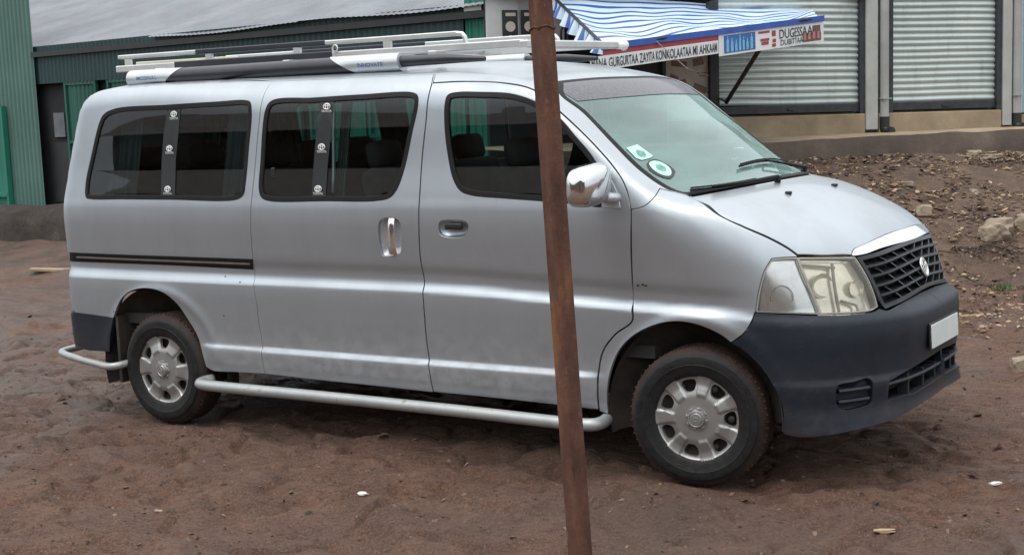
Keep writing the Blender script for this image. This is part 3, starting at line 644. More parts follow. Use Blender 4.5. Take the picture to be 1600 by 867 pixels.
hood = panel('bonnet', hood_l, (.34, 0, .94), M['paint'], van, grid=(.03, .03), lip=.02)
panel('bonnet_trim', loop(tt, tb[::-1]), (.6, 0, .8), M['chrome'], hood, gap=.001, offset=.004, grid=(.02, .02), lip=.012)
m = MB()
for p in list(cv['jets']): m.box(p+np.array([0, 0, .006]), (.03, .022, .014), bev=.004)
m.build_each('washer_jet', M['black_plastic'], hood)
# --- head lamps
Dh = (.72, -.69, .08)
lamps = []
for far in (0, 1):
    e = empty('headlight', (.45, .2 if not far else VW-.2, .92)); e.parent = van; e.matrix_parent_inverse = Matrix.Translation(-van.location); lamps.append(e)
main_l = loop('hl_top', 'hl_in', 'hl_bot', '-hl_div'); turn_l = loop('hl_top2', 'hl_div', 'hl_bot2', 'hl_out')
panel('lamp_lens', main_l, Dh, M['lamp_lens_yellowed'], lamps, gap=.004, grid=(.03, .03), mirror=True, lips=False)
panel('indicator_lens', turn_l, Dh, M['lamp_lens'], lamps, gap=.004, grid=(.03, .03), mirror=True, lips=False)
for l_, dep in ((main_l, .012), (turn_l, .012)):
    panel('lamp_rim', l_, Dh, M['lamp_frame'], lamps, gap=.0015, offset=-.001, holes=[inset_loop(l_, Dh, .0045)], grid=(.03, .03), mirror=True, lip=dep)
panel('lamp_reflector', main_l, Dh, M['reflector_yellowed'], lamps, gap=.004, offset=-.050, grid=(.03, .03), mirror=True, lips=False)
panel('indicator_reflector', turn_l, Dh, M['reflector'], lamps, gap=.004, offset=-.026, grid=(.02, .02), mirror=True, lips=False)
for far in (0, 1):
    m = MB(); m2 = MB(); u = np.array([0, 0, 1.]); ax = np.array([.93, -.36, 0]); ax /= np.linalg.norm(ax); v = np.cross(ax, u)
    for i, (P, r_) in enumerate(zip(cv['bowls'][:2], (.078, .056))):
        n0 = gradF(P[None])[0]; o = P-n0*.024; rows = []
        for k in range(8): rows.append([o+ax*(.034*(k/7)**2-.040)+(u*math.cos(a)*.72+v*math.sin(a)*.85)*r_*(.08+.92*k/7) for a in np.linspace(0, 2*math.pi, 24, endpoint=False)])
        if far: rows = [[(p[0], VW-p[1], p[2]) for p in r0] for r0 in rows]
        m.grid(rows, closed=True)
    P = cv['bowls'][3]; n0 = gradF(P[None])[0]; o = P-n0*.014; v2 = np.cross(n0, u); v2 /= np.linalg.norm(v2); ring = [o+(u*math.cos(a)*.052+v2*math.sin(a)*.050) for a in np.linspace(-1.9, 1.9, 22)]
    m2.tube([(p[0], VW-p[1] if far else p[1], p[2]) for p in ring], .0022, 6)
    for kk, r_ in (('lamp_bar', .0075), ('lamp_top', .006), ('lamp_low', .006)):
        q = cv[kk]-gradF(cv[kk])*.024; q[:, 1] = VW-q[:, 1] if far else q[:, 1]; m2.tube(catmull(q), r_, 8)
    m.build_each('lamp_bowl', M['reflector_yellowed'], lamps[far], True); m2.build_each('lamp_rib', M['lamp_frame'], lamps[far], True)
# --- grille
gs = catmull(cv['gr_side']); gb = full('gr_bot'); gt = full('gr_top')
gl = loop(gs, gb, mirror_pts(gs)[::-1], gt[::-1])
grille = panel('grille', gl, (1, 0, .12), M['black_rubber'], van, gap=.0, offset=-.05, grid=(.03, .02), lips=False)
panel('grille_frame', gl, (1, 0, .12), M['grille_plastic'], grille, gap=.001, offset=.0, holes=[inset_loop(gl, (1, 0, .12), .017)], grid=(.02, .02), lip=.05)
m = MB(); gsy = np.array(cv['gr_side']); nrow = 6
def gpt(y, f, off):
    Y = VC-abs(y-VC)
    zt_ = np.interp(Y, [p[1] for p in gt[:len(gt)//2+1]], [p[2] for p in gt[:len(gt)//2+1]]); zb_ = np.interp(Y, [p[1] for p in gb[:len(gb)//2+1]], [p[2] for p in gb[:len(gb)//2+1]])
    return y, zb_+(zt_-zb_)*f
def gbar(y0, f0, y1, f1, r_, n=10):
    yz = [gpt(y0+(y1-y0)*k/n, f0+(f1-f0)*k/n, 0) for k in range(n+1)]
    P = onfront(yz, -.012); rows = []
    for p in P: rows.append([p+np.array([.010, 0, r_*.55]), p+np.array([.013, 0, -r_*.15]), p+np.array([.004, 0, -r_]), p+np.array([-.03, 0, -r_*1.3]), p+np.array([-.03, 0, r_*.9])])
    m.grid(rows, closed=True)
def edge_y(f): return np.interp(f, [0, 1], [gsy[-1][1], gsy[0][1]])+.012
fs_ = [.06, .245, .43, .615, .80, .96]
for i, f in enumerate(fs_):
    y0 = edge_y(f); gbar(y0, f, VW-y0, f, .012 if 0 < i < 5 else .008, 40)
for i in range(5):
    f0, f1 = fs_[i]+.02, fs_[i+1]-.03; n = 8; y0 = edge_y((f0+f1)/2); L = (VW-2*y0)/n; off = (i % 2)*.5
    for k in range(n+1):
        y = y0+L*(k+off)
        if y > VW-y0-.02 or y < y0+.01: continue
        s = .022 if y < VC else -.022
        P = onfront([gpt(y-s, f1, 0), gpt(y, (f0+f1)/2, 0), gpt(y+s, f0, 0)], -.012); rows = []
        for p in P: rows.append([p+np.array([.009, -.006, 0]), p+np.array([.009, .006, 0]), p+np.array([-.03, .008, 0]), p+np.array([-.03, -.008, 0])])
        m.grid(rows, closed=True)
m.build('grille_lattice', M['grille_plastic'], grille)
def emblem(cen, ax, up, s, r_, n_=None, wide=1.45):
    """oval badge: outer oval, upright inner oval and a flat oval across the top"""
    cen, ax, up = (np.array(q, float) for q in (cen, ax, up)); m = MB()
    for (a, b, oy) in ((s*wide/2, s/2, 0), (s*.19*wide, s*.47, 0), (s*.40*wide, s*.17, s*.24)):
        m.tube([cen+ax*a*math.cos(t_)+up*(b*math.sin(t_)+oy) for t_ in np.linspace(0, 2*math.pi, 28, endpoint=False)], r_, 6, closed=True)
    return m
P = cv['emblem'][0].copy(); P[1] = VC; P = onfront([(VC, P[2])], .004)[0]; n0 = gradF(P[None])[0]; up = np.cross(n0, [0, 1., 0]); up *= np.sign(up[2])
m = emblem(P, (0, 1, 0), up, .088, .0055, wide=.92); m.build('grille_emblem', M['emblem_metal'], grille, True)
# --- front bumper
ar = [(.225, .66), (.315, .575), (.375, .48), (.405, .38), (.40, .285)]
ar = onplane(ar)
bt = np.concatenate([catmull(cv['bt1']), catmull(cv['bt2'])]); btf = bt[bt[:, 1] < VC-.02]; mid = btf[-1].copy(); mid[1] = VC+.0036
bb = np.array(cv['b_bot'])[1:]; mb = bb[-1].copy(); mb[1] = VC+.0036; mb[0] = .895; mb[2] = .358
bump_l = loop(btf, onfront([(VC+.0036, z) for z in np.linspace(mid[2], mb[2], 40)]), catmull(np.concatenate([bb, onfront([(VC+.0036, mb[2])])]))[::-1], catmull(np.concatenate([[cv['fend_low'][-1]], ar, [bb[0]]]))[::-1], '-fend_low')
slot_a = catmull(cv['slot_a'], True)
slot_b = onfront([(.375, .485), (.60, .525), (.80, .54), (VC-.012, .545), (VC-.012, .425), (.75, .415), (.55, .40), (.375, .395)])
Db = (.80, -.60, .0)
bumpers = panel('front_bumper', bump_l, Db, M['dark_bumper'], van, gap=.003, holes=[slot_a, slot_b], grid=(.022, .014), mirror=True, lip=.035, lip_skip=lambda p: abs(p[1]-VC) < .004)
# join the two halves into one part
bm = bmesh.new()
me0, me1 = bumpers[0].data, bumpers[1].data
v0 = np.array([q.co[:] for q in me0.vertices]); v1 = np.array([q.co[:] for q in me1.vertices])
bm.free()
f0 = [tuple(p.vertices) for p in me0.polygons]; f1 = [tuple(i+len(v0) for i in p.vertices) for p in me1.polygons]
Pall = np.concatenate([v0, v1]); cn = []
for me_, mi in ((me0, 0), (me1, 1)):
    acc = np.zeros((len(me_.vertices), 3)); ln = np.array([c_.vector[:] for c_ in me_.corner_normals]); vi = np.array([l_.vertex_index for l_ in me_.loops]); np.add.at(acc, vi, ln); cn.append(acc/(np.linalg.norm(acc, axis=1, keepdims=True)+1e-9))
for o in bumpers: bpy.data.objects.remove(o)
fb = mesh_n('front_bumper', Pall, np.concatenate(cn), f0+f1, M['dark_bumper'], van)
m = MB(); m2 = MB()
for far in (0, 1):
    fx = (lambda p: (p[0], VW-p[1], p[2])) if far else (lambda p: tuple(p))
    for lp_ in (slot_a, slot_b):
        a = [fx(p) for p in lp_]; cen = lp_.mean(0); n0 = gradF(cen[None])[0]; b = [fx(p-n0*(.09 if lp_ is slot_b else .028)) for p in lp_]
        mm = m2 if lp_ is slot_b else m
        if far: mm.grid([b, a], closed=True); mm.add(b, [tuple(range(len(b)))[::-1]])
        else: mm.grid([a, b], closed=True); mm.add(b, [tuple(range(len(b)))])
    # blades across each opening
    yb = [(.37, .462), (.5, .473), (.65, .478), (.8, .483), (VC, .485)]; La, Ra = cv['slot_a'][1]*[1, 1, 0], cv['slot_a'][6]*[1, 1, 0]; dB = np.array([.8, -.6, 0])
    Pa = [march(np.array([La+(Ra-La)*k+np.array([0, 0, z0+.006*k])+dB*.3 for k in (.06, .3, .6, .90)]), -dB, .8, 160)[0] for z0 in (.462, .412)]
    for P, dep in ((Pa[0], .008), (Pa[1], .008), (onfront(yb), .022)):
        P = P-gradF(P)*dep; rows = []
        for p in P: rows.append([fx(p+np.array([.006, -.003, .009])), fx(p+np.array([.010, -.005, 0])), fx(p+np.array([.004, -.002, -.009])), fx(p+np.array([-.04, .02, -.007])), fx(p+np.array([-.04, .02, .007]))])
        m.grid(rows, closed=True)
    rb_ = MB()
    for y in (.52, .68, .84):
        p = onfront([(y, .44)], -.05)[0]; rb_.box(fx(p), (.05, .02, .10))
    rb_.build_each('intake_rib', M['dark_bumper'], fb)
m.build_each('air_intake', M['dark_bumper'], fb); m2.build_each('intake_cavity', M['black_rubber'], fb)
P = onfront([(VC, .64)], .012)[0]; m = MB(); m.box(P, (.006, .42, .11), rot=Matrix.Rotation(R(-2), 3, 'Y'), bev=.002); pl = m.build('number_plate', M['plate_white'], fb)
m = MB(); m.box(P+np.array([-.008, 0, 0]), (.008, .44, .125), rot=Matrix.Rotation(R(-2), 3, 'Y'), bev=.002); m.box(P+np.array([-.02, 0, -.01]), (.03, .2, .06)); m.build('plate_holder', M['black_plastic'], fb)
# --- tailgate and rear bumper
seam_f = catmull(rear_seam)
low = np.array([rear_seam[0], mirror_pts(rear_seam[:1])[0]])
tg = loop(seam_f, catmull(rear_top), mirror_pts(seam_f)[::-1], np.linspace(low[1], low[0], 40)[1:-1])
rw = np.array([(-4.3, y, z) for y, z in ((.25, 1.36), (.9, 1.34), (1.55, 1.36), (1.50, 1.62), (1.40, 1.78), (.9, 1.80), (.40, 1.78), (.30, 1.62))])
rwc = catmull(rw, True, .02)
tail = panel('tailgate', tg, (-1, 0, .12), M['paint'], van, holes=[rwc], grid=(.05, .04), gap=.005)
panel('window_glass', rwc, (-1, 0, .12), M['tinted_glass'], tail, gap=-.002, offset=-.006, grid=(.08, .06), lips=False)
brt = catmull(cv['bump_rt']); rb0 = cv['bump_rt'][0]
rbl = loop(np.concatenate([[rb0], onplane([(-3.86, .50), (-3.885, .40)]), onplane([(-4.08, .395)])]), np.linspace([-4.22, .10, .40], [-4.31, .16, .41], 3), np.array([[-4.30, .16, .5], [-4.30, .15, .6], rear_seam[0]+np.array([0, 0, -.03])]), brt[::-1])
panel('rear_bumper', rbl, (-.55, -.83, 0), M['dark_bumper'], van, gap=.002, grid=(.025, .02), mirror=True, lip=.03)
m = MB(); m.box((-4.285, VC, .50), (.08, 1.52, .22), bev=.03); m.build('bumper_bar', M['dark_bumper'], van)
# --- door rail groove on the quarters
gv = np.array(cv['groove']); gvl = loop(catmull(gv[:3]), catmull(gv[3:]))
for i, g in enumerate(panel('slide_rail', gvl, Dy, M['black_rubber'], quarter, gap=0, offset=.0015, grid=(.05, .01), mirror=True, lip=.01)):
    a = onplane([(x, np.interp(x, [-4.15, -2.68], [(gv[0][2]+gv[-1][2])/2, (gv[2][2]+gv[3][2])/2])) for x in np.linspace(-4.12, -2.70, 30)], .004)
    if i: a = mirror_pts(a)
    m = MB(); m.tube(a, .008, 6); m.build('rail_strip', M['rail_grime'], quarter[i], True)
# --- handles
for i in (0, 1):
    fx = (lambda p: np.array([p[0], VW-p[1], p[2]])) if i else (lambda p: np.array(p))
    m = MB()
    a, b = cv['handle_d'], cv['handle_f']
    def dish(lp_, dep):
        cen = lp_.mean(0); n0 = gradF(cen[None])[0]; rows = []
        for k, s_ in ((0, 1.06), (.35, 1.0), (.8, .9), (1, .6), (1, .02)):
            rows.append([fx(cen+(p-cen)*s_-n0*(dep*k+.002)) for p in lp_])
        return rows
    m.grid(dish(hd, .034), closed=True); m.build('handle_recess', M['rail_silver'], slide[i], True)
    m = MB(); m.grid(dish(hf, .034), closed=True); m.build('handle_recess', M['paint'], fdoor[i], True)
    cen = hd.mean(0); t_ = hd[np.argmax(hd[:, 2])]; b_ = hd[np.argmin(hd[:, 2])]; n0 = gradF(cen[None])[0]
    m = MB(); zz = np.linspace(hd[:, 2].max()-.004, hd[:, 2].min()+.012, 9)
    P = [fx(np.array([cen[0]+.012, cen[1], z])+n0*(.004-.010*((k-4)/4)**4)) for k, z in enumerate(zz)]
    rows = []
    for k, p in enumerate(P):
        w_ = .020 if k < 7 else .026
        nn = fx(n0) if not i else np.array([n0[0], -n0[1], n0[2]])
        rows.append([p+np.array([w_, 0, 0]), p+np.array([w_*.5, 0, 0])+nn*.010, p-np.array([w_*.5, 0, 0])+nn*.010, p-np.array([w_, 0, 0]), p-nn*.012])
    m.grid(rows, closed=True); m.build('door_handle', M['chrome'], slide[i], True, 50)
    cen = hf.mean(0); n0 = gradF(cen[None])[0]; m = MB()
    p = fx(cen-n0*.006+np.array([0, 0, .010])); m.box(p, (.105, .018, .034), bev=.007); m.build('door_handle', M['black_plastic'], fdoor[i], True, 40)
# --- window strips with maker's badges
def strip(k, kl, parent):
    so = panel('sticker_strip', cv[k], Dy, M['black_plastic'], parent, gap=0, offset=-.003, grid=(.03, .03), lips=False)
    for p in cv[kl]:
        m = MB()
        n0 = gradF(p[None])[0]; ax = np.cross([0, 0, 1.], n0)*-1; ax = ax/np.linalg.norm(ax)*np.sign(ax[0]) if abs(ax[0]) > 0 else ax; up = np.cross(n0, ax); up *= np.sign(up[2]); o = p+n0*.0005
        q = emblem(o, ax, up, .031, .0022); m.add(q.v, q.f)
        tv, tf = text_mesh('TOYOTA', .017, .95, .0003, .0004)
        m.add([o+ax*t_[0]+up*(t_[1]-.026)+n0*.0006 for t_ in tv], tf)
        m.build('maker_badge', M['white_ink'], parent)
strip('strip_q', 'logo_q', quarter[0]); strip('strip_d', 'logo_d', slide[0])
m = MB()
for p in cv['chips']: m.box(p+gradF(p[None])[0]*.0005, (.013 if p[0] > -1 else .009, .002, .007), bev=.0009)
m.build_each('paint_chip', M['black_rubber'], fdoor[0])
# --- door mirrors
for i in (0, 1):
    fx = (lambda p: (p[0], VW-p[1], p[2])) if i else (lambda p: tuple(p))
    e = empty('door_mirror', fx((-.46, -.02, 1.36))); e.parent = fdoor[i]
    e.matrix_parent_inverse = Matrix.Identity(4)
    c0 = np.array([-.425, -.160, 1.408]) if not i else np.array([-.53, -.085, 1.385]); m = MB(); rows = []
    for k in range(15):
        th = math.pi*k/14; row = []
        for a in np.linspace(0, 2*math.pi, 28, endpoint=False):
            se = lambda t_, e_: math.copysign(abs(t_)**e_, t_)
            y_ = -.150*se(math.cos(th), .62); rr = se(math.sin(th), .42)
            x_ = .080*rr*se(math.cos(a), .6)*(1.0 if math.cos(a) > 0 else .75); z_ = .094*rr*se(math.sin(a), .55)
            row.append(fx(c0+np.array([x_-.10*(y_/.150)*.25-(.02 if y_ < 0 else 0)*abs(y_)/.150, y_, z_+.01*y_/.150])))
        rows.append(row)
    m.grid(rows, closed=True); sh = m.build('mirror_shell', M['mirror_chrome'], None, True)
    m = MB(); P = [(-.36, .03, 1.335), (-.375, .0, 1.336), (-.40, -.04, 1.340), (-.43, -.08, 1.35)]; m.tube([fx(p) for p in P], [.020, .024, .026, .022], 12); ft = m.build('mirror_foot', M['rail_silver'], None, True)
    sl = panel('mirror_base', loop(catmull(cv['sail'][:4]), np.array(cv['sail'][3:]), np.array([cv['sail'][5], cv['sail'][0]])), Dy, M['rail_silver'], None, gap=0, offset=.005, grid=(.02, .02), lip=.012)
    if i:
        for v_ in sl.data.vertices: v_.co.y = VW-v_.co.y
        sl.data.flip_normals()
    for o in (sh, ft, sl): o.parent = e; o.matrix_parent_inverse = Matrix.Translation(-e.location)
# --- wipers
for ka, kb in (('wip_a', 'wip_a2'), ('wip_b', 'wip_b2')):
    m = MB(); a = catmull(cv[ka]); b = catmull(cv[kb]); na = gradF(a); nb = gradF(b)
    m.tube(a+na*.010, .0055, 6); m.tube(a+na*.022, .004, 6); m.tube(b+nb*.028, [.005+.006*k/(len(b)-1) for k in range(len(b))], 6)
    mid_ = a[len(a)//2]+na[len(a)//2]*.02; m.tube([mid_, b[0]+nb[0]*.028], .006, 6); m.tube([b[-1]+nb[-1]*.03, b[-1]-nb[-1]*.03], .016, 8)
    m.build('wiper', M['black_rubber'], van, True)
# --- wheels
def lathe(m, prof, n=72, mi=0):
    m.grid([[(r_*math.cos(a), y, r_*math.sin(a)) for a in np.linspace(0, 2*math.pi, n, endpoint=False)] for r_, y in prof], mi, closed=True)
def wheel_meshes(nh=7, ph=math.pi/2+math.pi/7):
    m = MB(); RR = .327
    prof = [(.196, .010), (.203, .004), (.214, .000), (.228, -.004), (.246, -.008), (.252, -.0105), (.254, -.0085), (.270, -.009), (.286, -.006), (.2875, -.002), (.300, .004), (.311, .012), (.3185, .022), (RR-.002, .034), (RR, .05)]
    y = .05
    for g in (.075, .10, .125, .15): prof += [(RR, g-.005), (RR-.007, g-.0035), (RR-.007, g+.0035), (RR, g+.005)]
    back = [(r_, .205-y_) for r_, y_ in prof[:15][::-1]]
    lathe(m, prof+back)
    # shoulder lugs
    for k in range(64):
        a = 2*math.pi*k/64; sink = .0098+.0012*math.sin(k*2.7)*math.sin(k*.9)
        for yy_, s_ in ((.031, 1), (.174, -1)):
            c_ = Vector(((RR-sink)*math.cos(a), yy_, (RR-sink)*math.sin(a)))
            m.box(c_, (.022, .014, .0085), rot=Matrix.Rotation(-a, 3, 'Y') @ Matrix.Rotation(R(20*s_), 3, 'Z'), bev=.002)
    for k, a in enumerate(np.linspace(0, 2*math.pi, 9)[:-1]):
        for da in (-.05, 0, .05): m.box((.272*math.cos(a+da), -.0090, .272*math.sin(a+da)), (.012, .003, .005), rot=Matrix.Rotation(-(a+da), 3, 'Y'))
    ty = bpy.data.meshes.new('tyre'); ty.from_pydata(m.v, [], m.f); ty.materials.append(M['tyre']); ty.polygons.foreach_set('use_smooth', [True]*len(ty.polygons)); ty.set_sharp_from_angle(angle=R(40))
    # wheel cover: dished disc with seven openings and a hub cap
    RC = .210; out = np.array([(RC*math.cos(a), RC*math.sin(a)) for a in np.linspace(0, 2*math.pi, 96, endpoint=False)]); holes = []
    for k in range(nh):
        a0 = ph+2*math.pi*k/nh; pts = []
        for rr, da in ((.128, -.11), (.128, .11), (.140, .185), (.170, .215), (.181, .17), (.184, 0), (.181, -.17), (.170, -.215), (.140, -.185)): pts.append((rr*math.cos(a0+da), rr*math.sin(a0+da), 0))
        h = catmull(np.array(pts), True, .006)[:, :2]
        holes.append(h if area2(h) > 0 else h[::-1])
    vv, ff, ch = triangulate(out, holes, .0055, .0055)
    r_ = np.hypot(vv[:, 0], vv[:, 1]); an = np.arctan2(vv[:, 1], vv[:, 0])
    prof_d = pch([0, .045, .06, .10, .135, .165, .192, .200, .206, .211], [.002, .002, .004, .005, .014, .021, .018, .010, .009, .018])
    dang = np.abs((an-ph+math.pi/nh) % (2*math.pi/nh)-math.pi/nh)*r_      # distance from the middle line of the nearest opening
    hw = .026+.30*(r_-.126); yv = prof_d(r_)-.0075*sstep(0, .007, dang-hw-.003)*sstep(.098, .118, r_)*sstep(.207, .192, r_)
    V = np.stack([vv[:, 0], yv, vv[:, 1]], 1); m = MB(); m.add(V, [tuple(f[::-1]) for f in ff])
    for c_i in ch[1:]:
        b = len(m.v); n = len(c_i); cen = V[c_i].mean(0); r1 = [V[i]*np.array([1, 0, 1])+np.array([0, V[i][1]+.016, 0]) for i in c_i]; r1 = [cen*np.array([1, 0, 1])+(p-cen*np.array([1, 0, 1]))*np.array([.93, 1, .93]) for p in r1]
        m.v += [tuple(p) for p in r1]; m.f += [(c_i[i], b+i, b+(i+1) % n, c_i[(i+1) % n]) for i in range(n)]; m.m += [0]*n
    lathe(m, [(.001, -.016), (.026, -.015), (.030, -.011), (.033, -.014), (.038, -.013), (.042, -.004), (.046, .006)], 40)
    for k in range(8):
        a = 2*math.pi*k/8; m.box((.0475*math.cos(a), .001, .0475*math.sin(a)), (.010, .008, .016), rot=Matrix.Rotation(-a, 3, 'Y'), bev=.002)
    m.tube([(.011*math.cos(t_), -.0165, .008*math.sin(t_)) for t_ in np.linspace(0, 6.283, 16, endpoint=False)], .0016, 5, closed=True)
    cm = bpy.data.meshes.new('wheel_cover'); cm.from_pydata(m.v, [], m.f); cm.materials.append(M['wheel_cover']); cm.polygons.foreach_set('use_smooth', [True]*len(cm.polygons)); cm.set_sharp_from_angle(angle=R(42))
    m = MB(); lathe(m, [(.205, .03), (.19, .045), (.17, .06), (.10, .065), (.001, .065)], 48); 
    for k in range(6):
        a = 2*math.pi*k/6+.2; m.tube([(.155*math.cos(a), .03, .155*math.sin(a)), (.155*math.cos(a), .065, .155*math.sin(a))], .016, 8)
    rm = bpy.data.meshes.new('wheel_rim'); rm.from_pydata(m.v, [], m.f); rm.materials.append(M['wheel_well']); rm.polygons.foreach_set('use_smooth', [True]*len(rm.polygons))
    return ty, cm, rm
ty, cm, rm = wheel_meshes(); cm6 = wheel_meshes(6, math.pi/2)[1]
for x, far, steer in ((0, 0, 9), (-3.433, 0, 0), (0, 1, 9), (-3.433, 1, 0)):
    w = empty('wheel', (x, .012 if not far else VW-.012, .322)); w.parent = van; w.matrix_parent_inverse = Matrix.Translation(-van.location)
    w.rotation_euler = (0, R({0: 12, -3.433: 3}[x]), R(steer)+(math.pi if far else 0))
    for nm, me in (('tyre', ty), ('wheel_cover', cm if x == 0 else cm6), ('wheel_rim', rm)):
        o = bpy.data.objects.new(nm, me); COL.objects.link(o); o.parent = w
# --- wheel wells, underbody
for x in (0, -3.433):
    for far in (0, 1):
        m = MB(); rows = []
        for y in ((.026 if x < -1 else .045), .12, .30, .36):
            rows.append([(x+((.50 if x < -1 else .475 if math.cos(a) < 0 else .405) if y < .3 else .1)*math.cos(a), (VW-y) if far else y,   .325+((.49 if x < -1 else .465) if y < .3 else .1)*math.sin(a)) for a in np.linspace(-.05 if x > -1 else -.25, math.pi+.25, 31)])
        m.grid(rows); m.build('wheel_arch_liner', M['wheel_well'], van, True)
m = MB(); m.box((-1.72, VC, .40), (2.35, 1.66, .06)); m.box((-1.72, VC, .33), (4.4, .5, .09)); m.box((-3.95, VC, .45), (.5, 1.45, .06)); m.box((.5, VC, .35), (.35, 1.1, .12))
m.box((-3.433, VC, .32), (.10, 1.5, .10)); m.box((-3.80, .10, .42), (.02, .16, .40)); m.box((-3.80, VW-.10, .42), (.02, .16, .40)); m.build('underbody', M['wheel_well'], van)
# --- side and rear steps
for far in (0, 1):
    m = MB(); y = -.055; fx = (lambda p: (p[0], VW-p[1], p[2])) if far else tuple
    a = [(-3.07, .05, .285), (-3.088, -.01, .281), (-3.075, y+.004, .279), (-3.03, y-.01, .277), (-2.2, y-.012, .275), (-1.3, y-.012, .271), (-.55, y-.01, .264), (-.505, y+.004, .265), (-.487, -.01, .267), (-.49, .05, .272)]
    m.tube([fx(p) for p in catmull(a)], .031, 16); 
    m.build('side_step', M['step_tube'], van, True)
m = MB(); a = [(-3.72, .12, .35), (-3.755, -.03, .335), (-3.80, -.055, .33), (-3.95, -.02, .33), (-4.42, .13, .335), (-4.52, .20, .335), (-4.545, .32, .335), (-4.545, VC, .335)]
a = np.array(a); a = np.concatenate([a, mirror_pts(a[:-1])[::-1]]); m.tube(catmull(a), .022, 14); m.tube([(-4.54, .5, .335), (-4.25, .5, .40)], .018, 8); m.tube([(-4.54, VW-.5, .335), (-4.25, VW-.5, .40)], .018, 8); m.build('rear_step', M['step_tube'], van, True)
# --- roof rack
rack = empty('roof_rack', (-2.5, VC, 2.02)); rack.parent = van; rack.matrix_parent_inverse = Matrix.Translation(-van.location)
def sleeve(m, x0, x1, y, z, r_, slant0, slant1, n=28):
    rows = []
    for s_ in np.linspace(0, 1, 6):
        row = []
        for a in np.linspace(0, 2*math.pi, n, endpoint=False):
            dz = r_*math.sin(a); x = x0+slant0*dz/r_+(x1+slant1*dz/r_-x0-slant0*dz/r_)*s_; row.append((x, y+r_*math.cos(a), z+dz))
        rows.append(row)
    m.grid(rows, closed=True); m.add(rows[0], [tuple(range(n))[::-1]]); m.add(rows[-1], [tuple(range(n))])
for far in (0, 1):
    y = .28 if not far else VW-.28
    m = MB(); m.tube([(-3.74, y, 2.022), (-1.80, y, 2.028)], .045, 28); m.tube([(-1.80, y, 2.028), (-1.5, y+(.02 if not far else -.02), 2.028), (-1.28, y+(.04 if not far else -.04), 2.018)], [.030, .026, .012], 16); tb_ = m.build('rack_tube', M['rail_black'], rack, True, 40)
    m = MB(); sleeve(m, -3.80, -3.44, y, 2.022, .0480, .004, .075); s1 = m.build('rack_sleeve', M['rail_silver'], rack, True, 40)
    m = MB(); sleeve(m, -2.16, -1.775, y, 2.026, .049, -.095, -.006); s2 = m.build('rack_sleeve', M['rail_silver'], rack, True, 40)
    if not far:
        for (xc, L_, txt) in ((-1.955, .17, 'INNOVATE'), (-3.63, .17, 'MCDNAL')):
            tv, tf = text_mesh(txt, .030, 1., .0, .0006); k = L_/(tv[:, 0].max()-tv[:, 0].min()); m = MB(); rr = .0498 if xc > -3 else .0488
            m.add([(xc+t_[0]*k, y-rr*math.cos(-.12+t_[1]/rr), 2.024+rr*math.sin(-.12+t_[1]/rr)) for t_ in tv], tf); m.build('sleeve_print', M['sleeve_print'], rack)
    # ladder-frame rails: lower and upper, silver with a black middle on the upper one
    yr = .43 if not far else VW-.43
    m = MB(); m.box((-2.60, yr, 2.088), (2.96, .035, .042), bev=.006); m.build('rack_rail', M['aluminium'], rack)
    m = MB(); m.box((-2.965, yr, 2.088), (1.22, .041, .048), bev=.006); m.build('rail_sleeve', M['rail_black'], rack)
    m = MB()
    for x0_, x1_ in ((-4.06, -3.40), (-2.41, -1.52)): m.box(((x0_+x1_)/2, yr, 2.160), (x1_-x0_, .028, .026), bev=.006)
    m.tube([(-1.525, yr, 2.160), (-1.49, yr, 2.156), (-1.475, yr, 2.14), (-1.465, yr, 2.10)], .013, 10); m.build_each('upper_rail', M['aluminium'], rack)
    m = MB(); m.box((-2.905, yr, 2.160), (.99, .032, .030), bev=.006); m.build('rail_sleeve', M['rail_black'], rack)
    m = MB()
    for x_ in (-3.98, -3.3, -2.62, -1.98): m.box((x_, yr, 2.127), (.05, .022, .06), bev=.004)
    m.tube([(-2.33, yr-.02, 2.118+.018*math.sin(t_)) if False else (-2.33+.018*math.cos(t_), yr-.022, 2.125+.018*math.sin(t_)) for t_ in np.linspace(0, 6.28, 14, endpoint=False)], .005, 6, closed=True); m.build_each('rail_post', M['aluminium'], rack)
    m = MB()
    for x_ in (-3.6, -2.6, -1.6): m.box((x_, yr-(.08 if not far else -.08), 2.04), (.05, .10, .07), bev=.006)
    m.build_each('rack_foot', M['aluminium'], rack)
for x_ in (-4.0, -3.5, -3.0, -2.5, -2.0):
    m = MB(); m.box((x_, VC, 2.092), (.05, VW-.86-.04, .02), bev=.004); m.build('crossbar', M['aluminium'], rack)
m = MB(); m.box((-1.105, VC, 2.083), (.055, VW-.86+.04, .042), bev=.008); m.build('crossbar', M['aluminium'], rack)
m = MB(); m.tube([(-1.09, VW-.43, 2.083), (-1.075, VW-.36, 2.083), (-1.10, VW-.33, 2.075)], .024, 12); m.build('end_cap', M['white_ink'], rack, True)
m = MB(); m.box((-3.62, .56, 2.118), (.75, .07, .022), rot=Matrix.Rotation(R(4), 3, 'Z'), bev=.004); m.build('loose_batten', M['cream_tape'], rack)
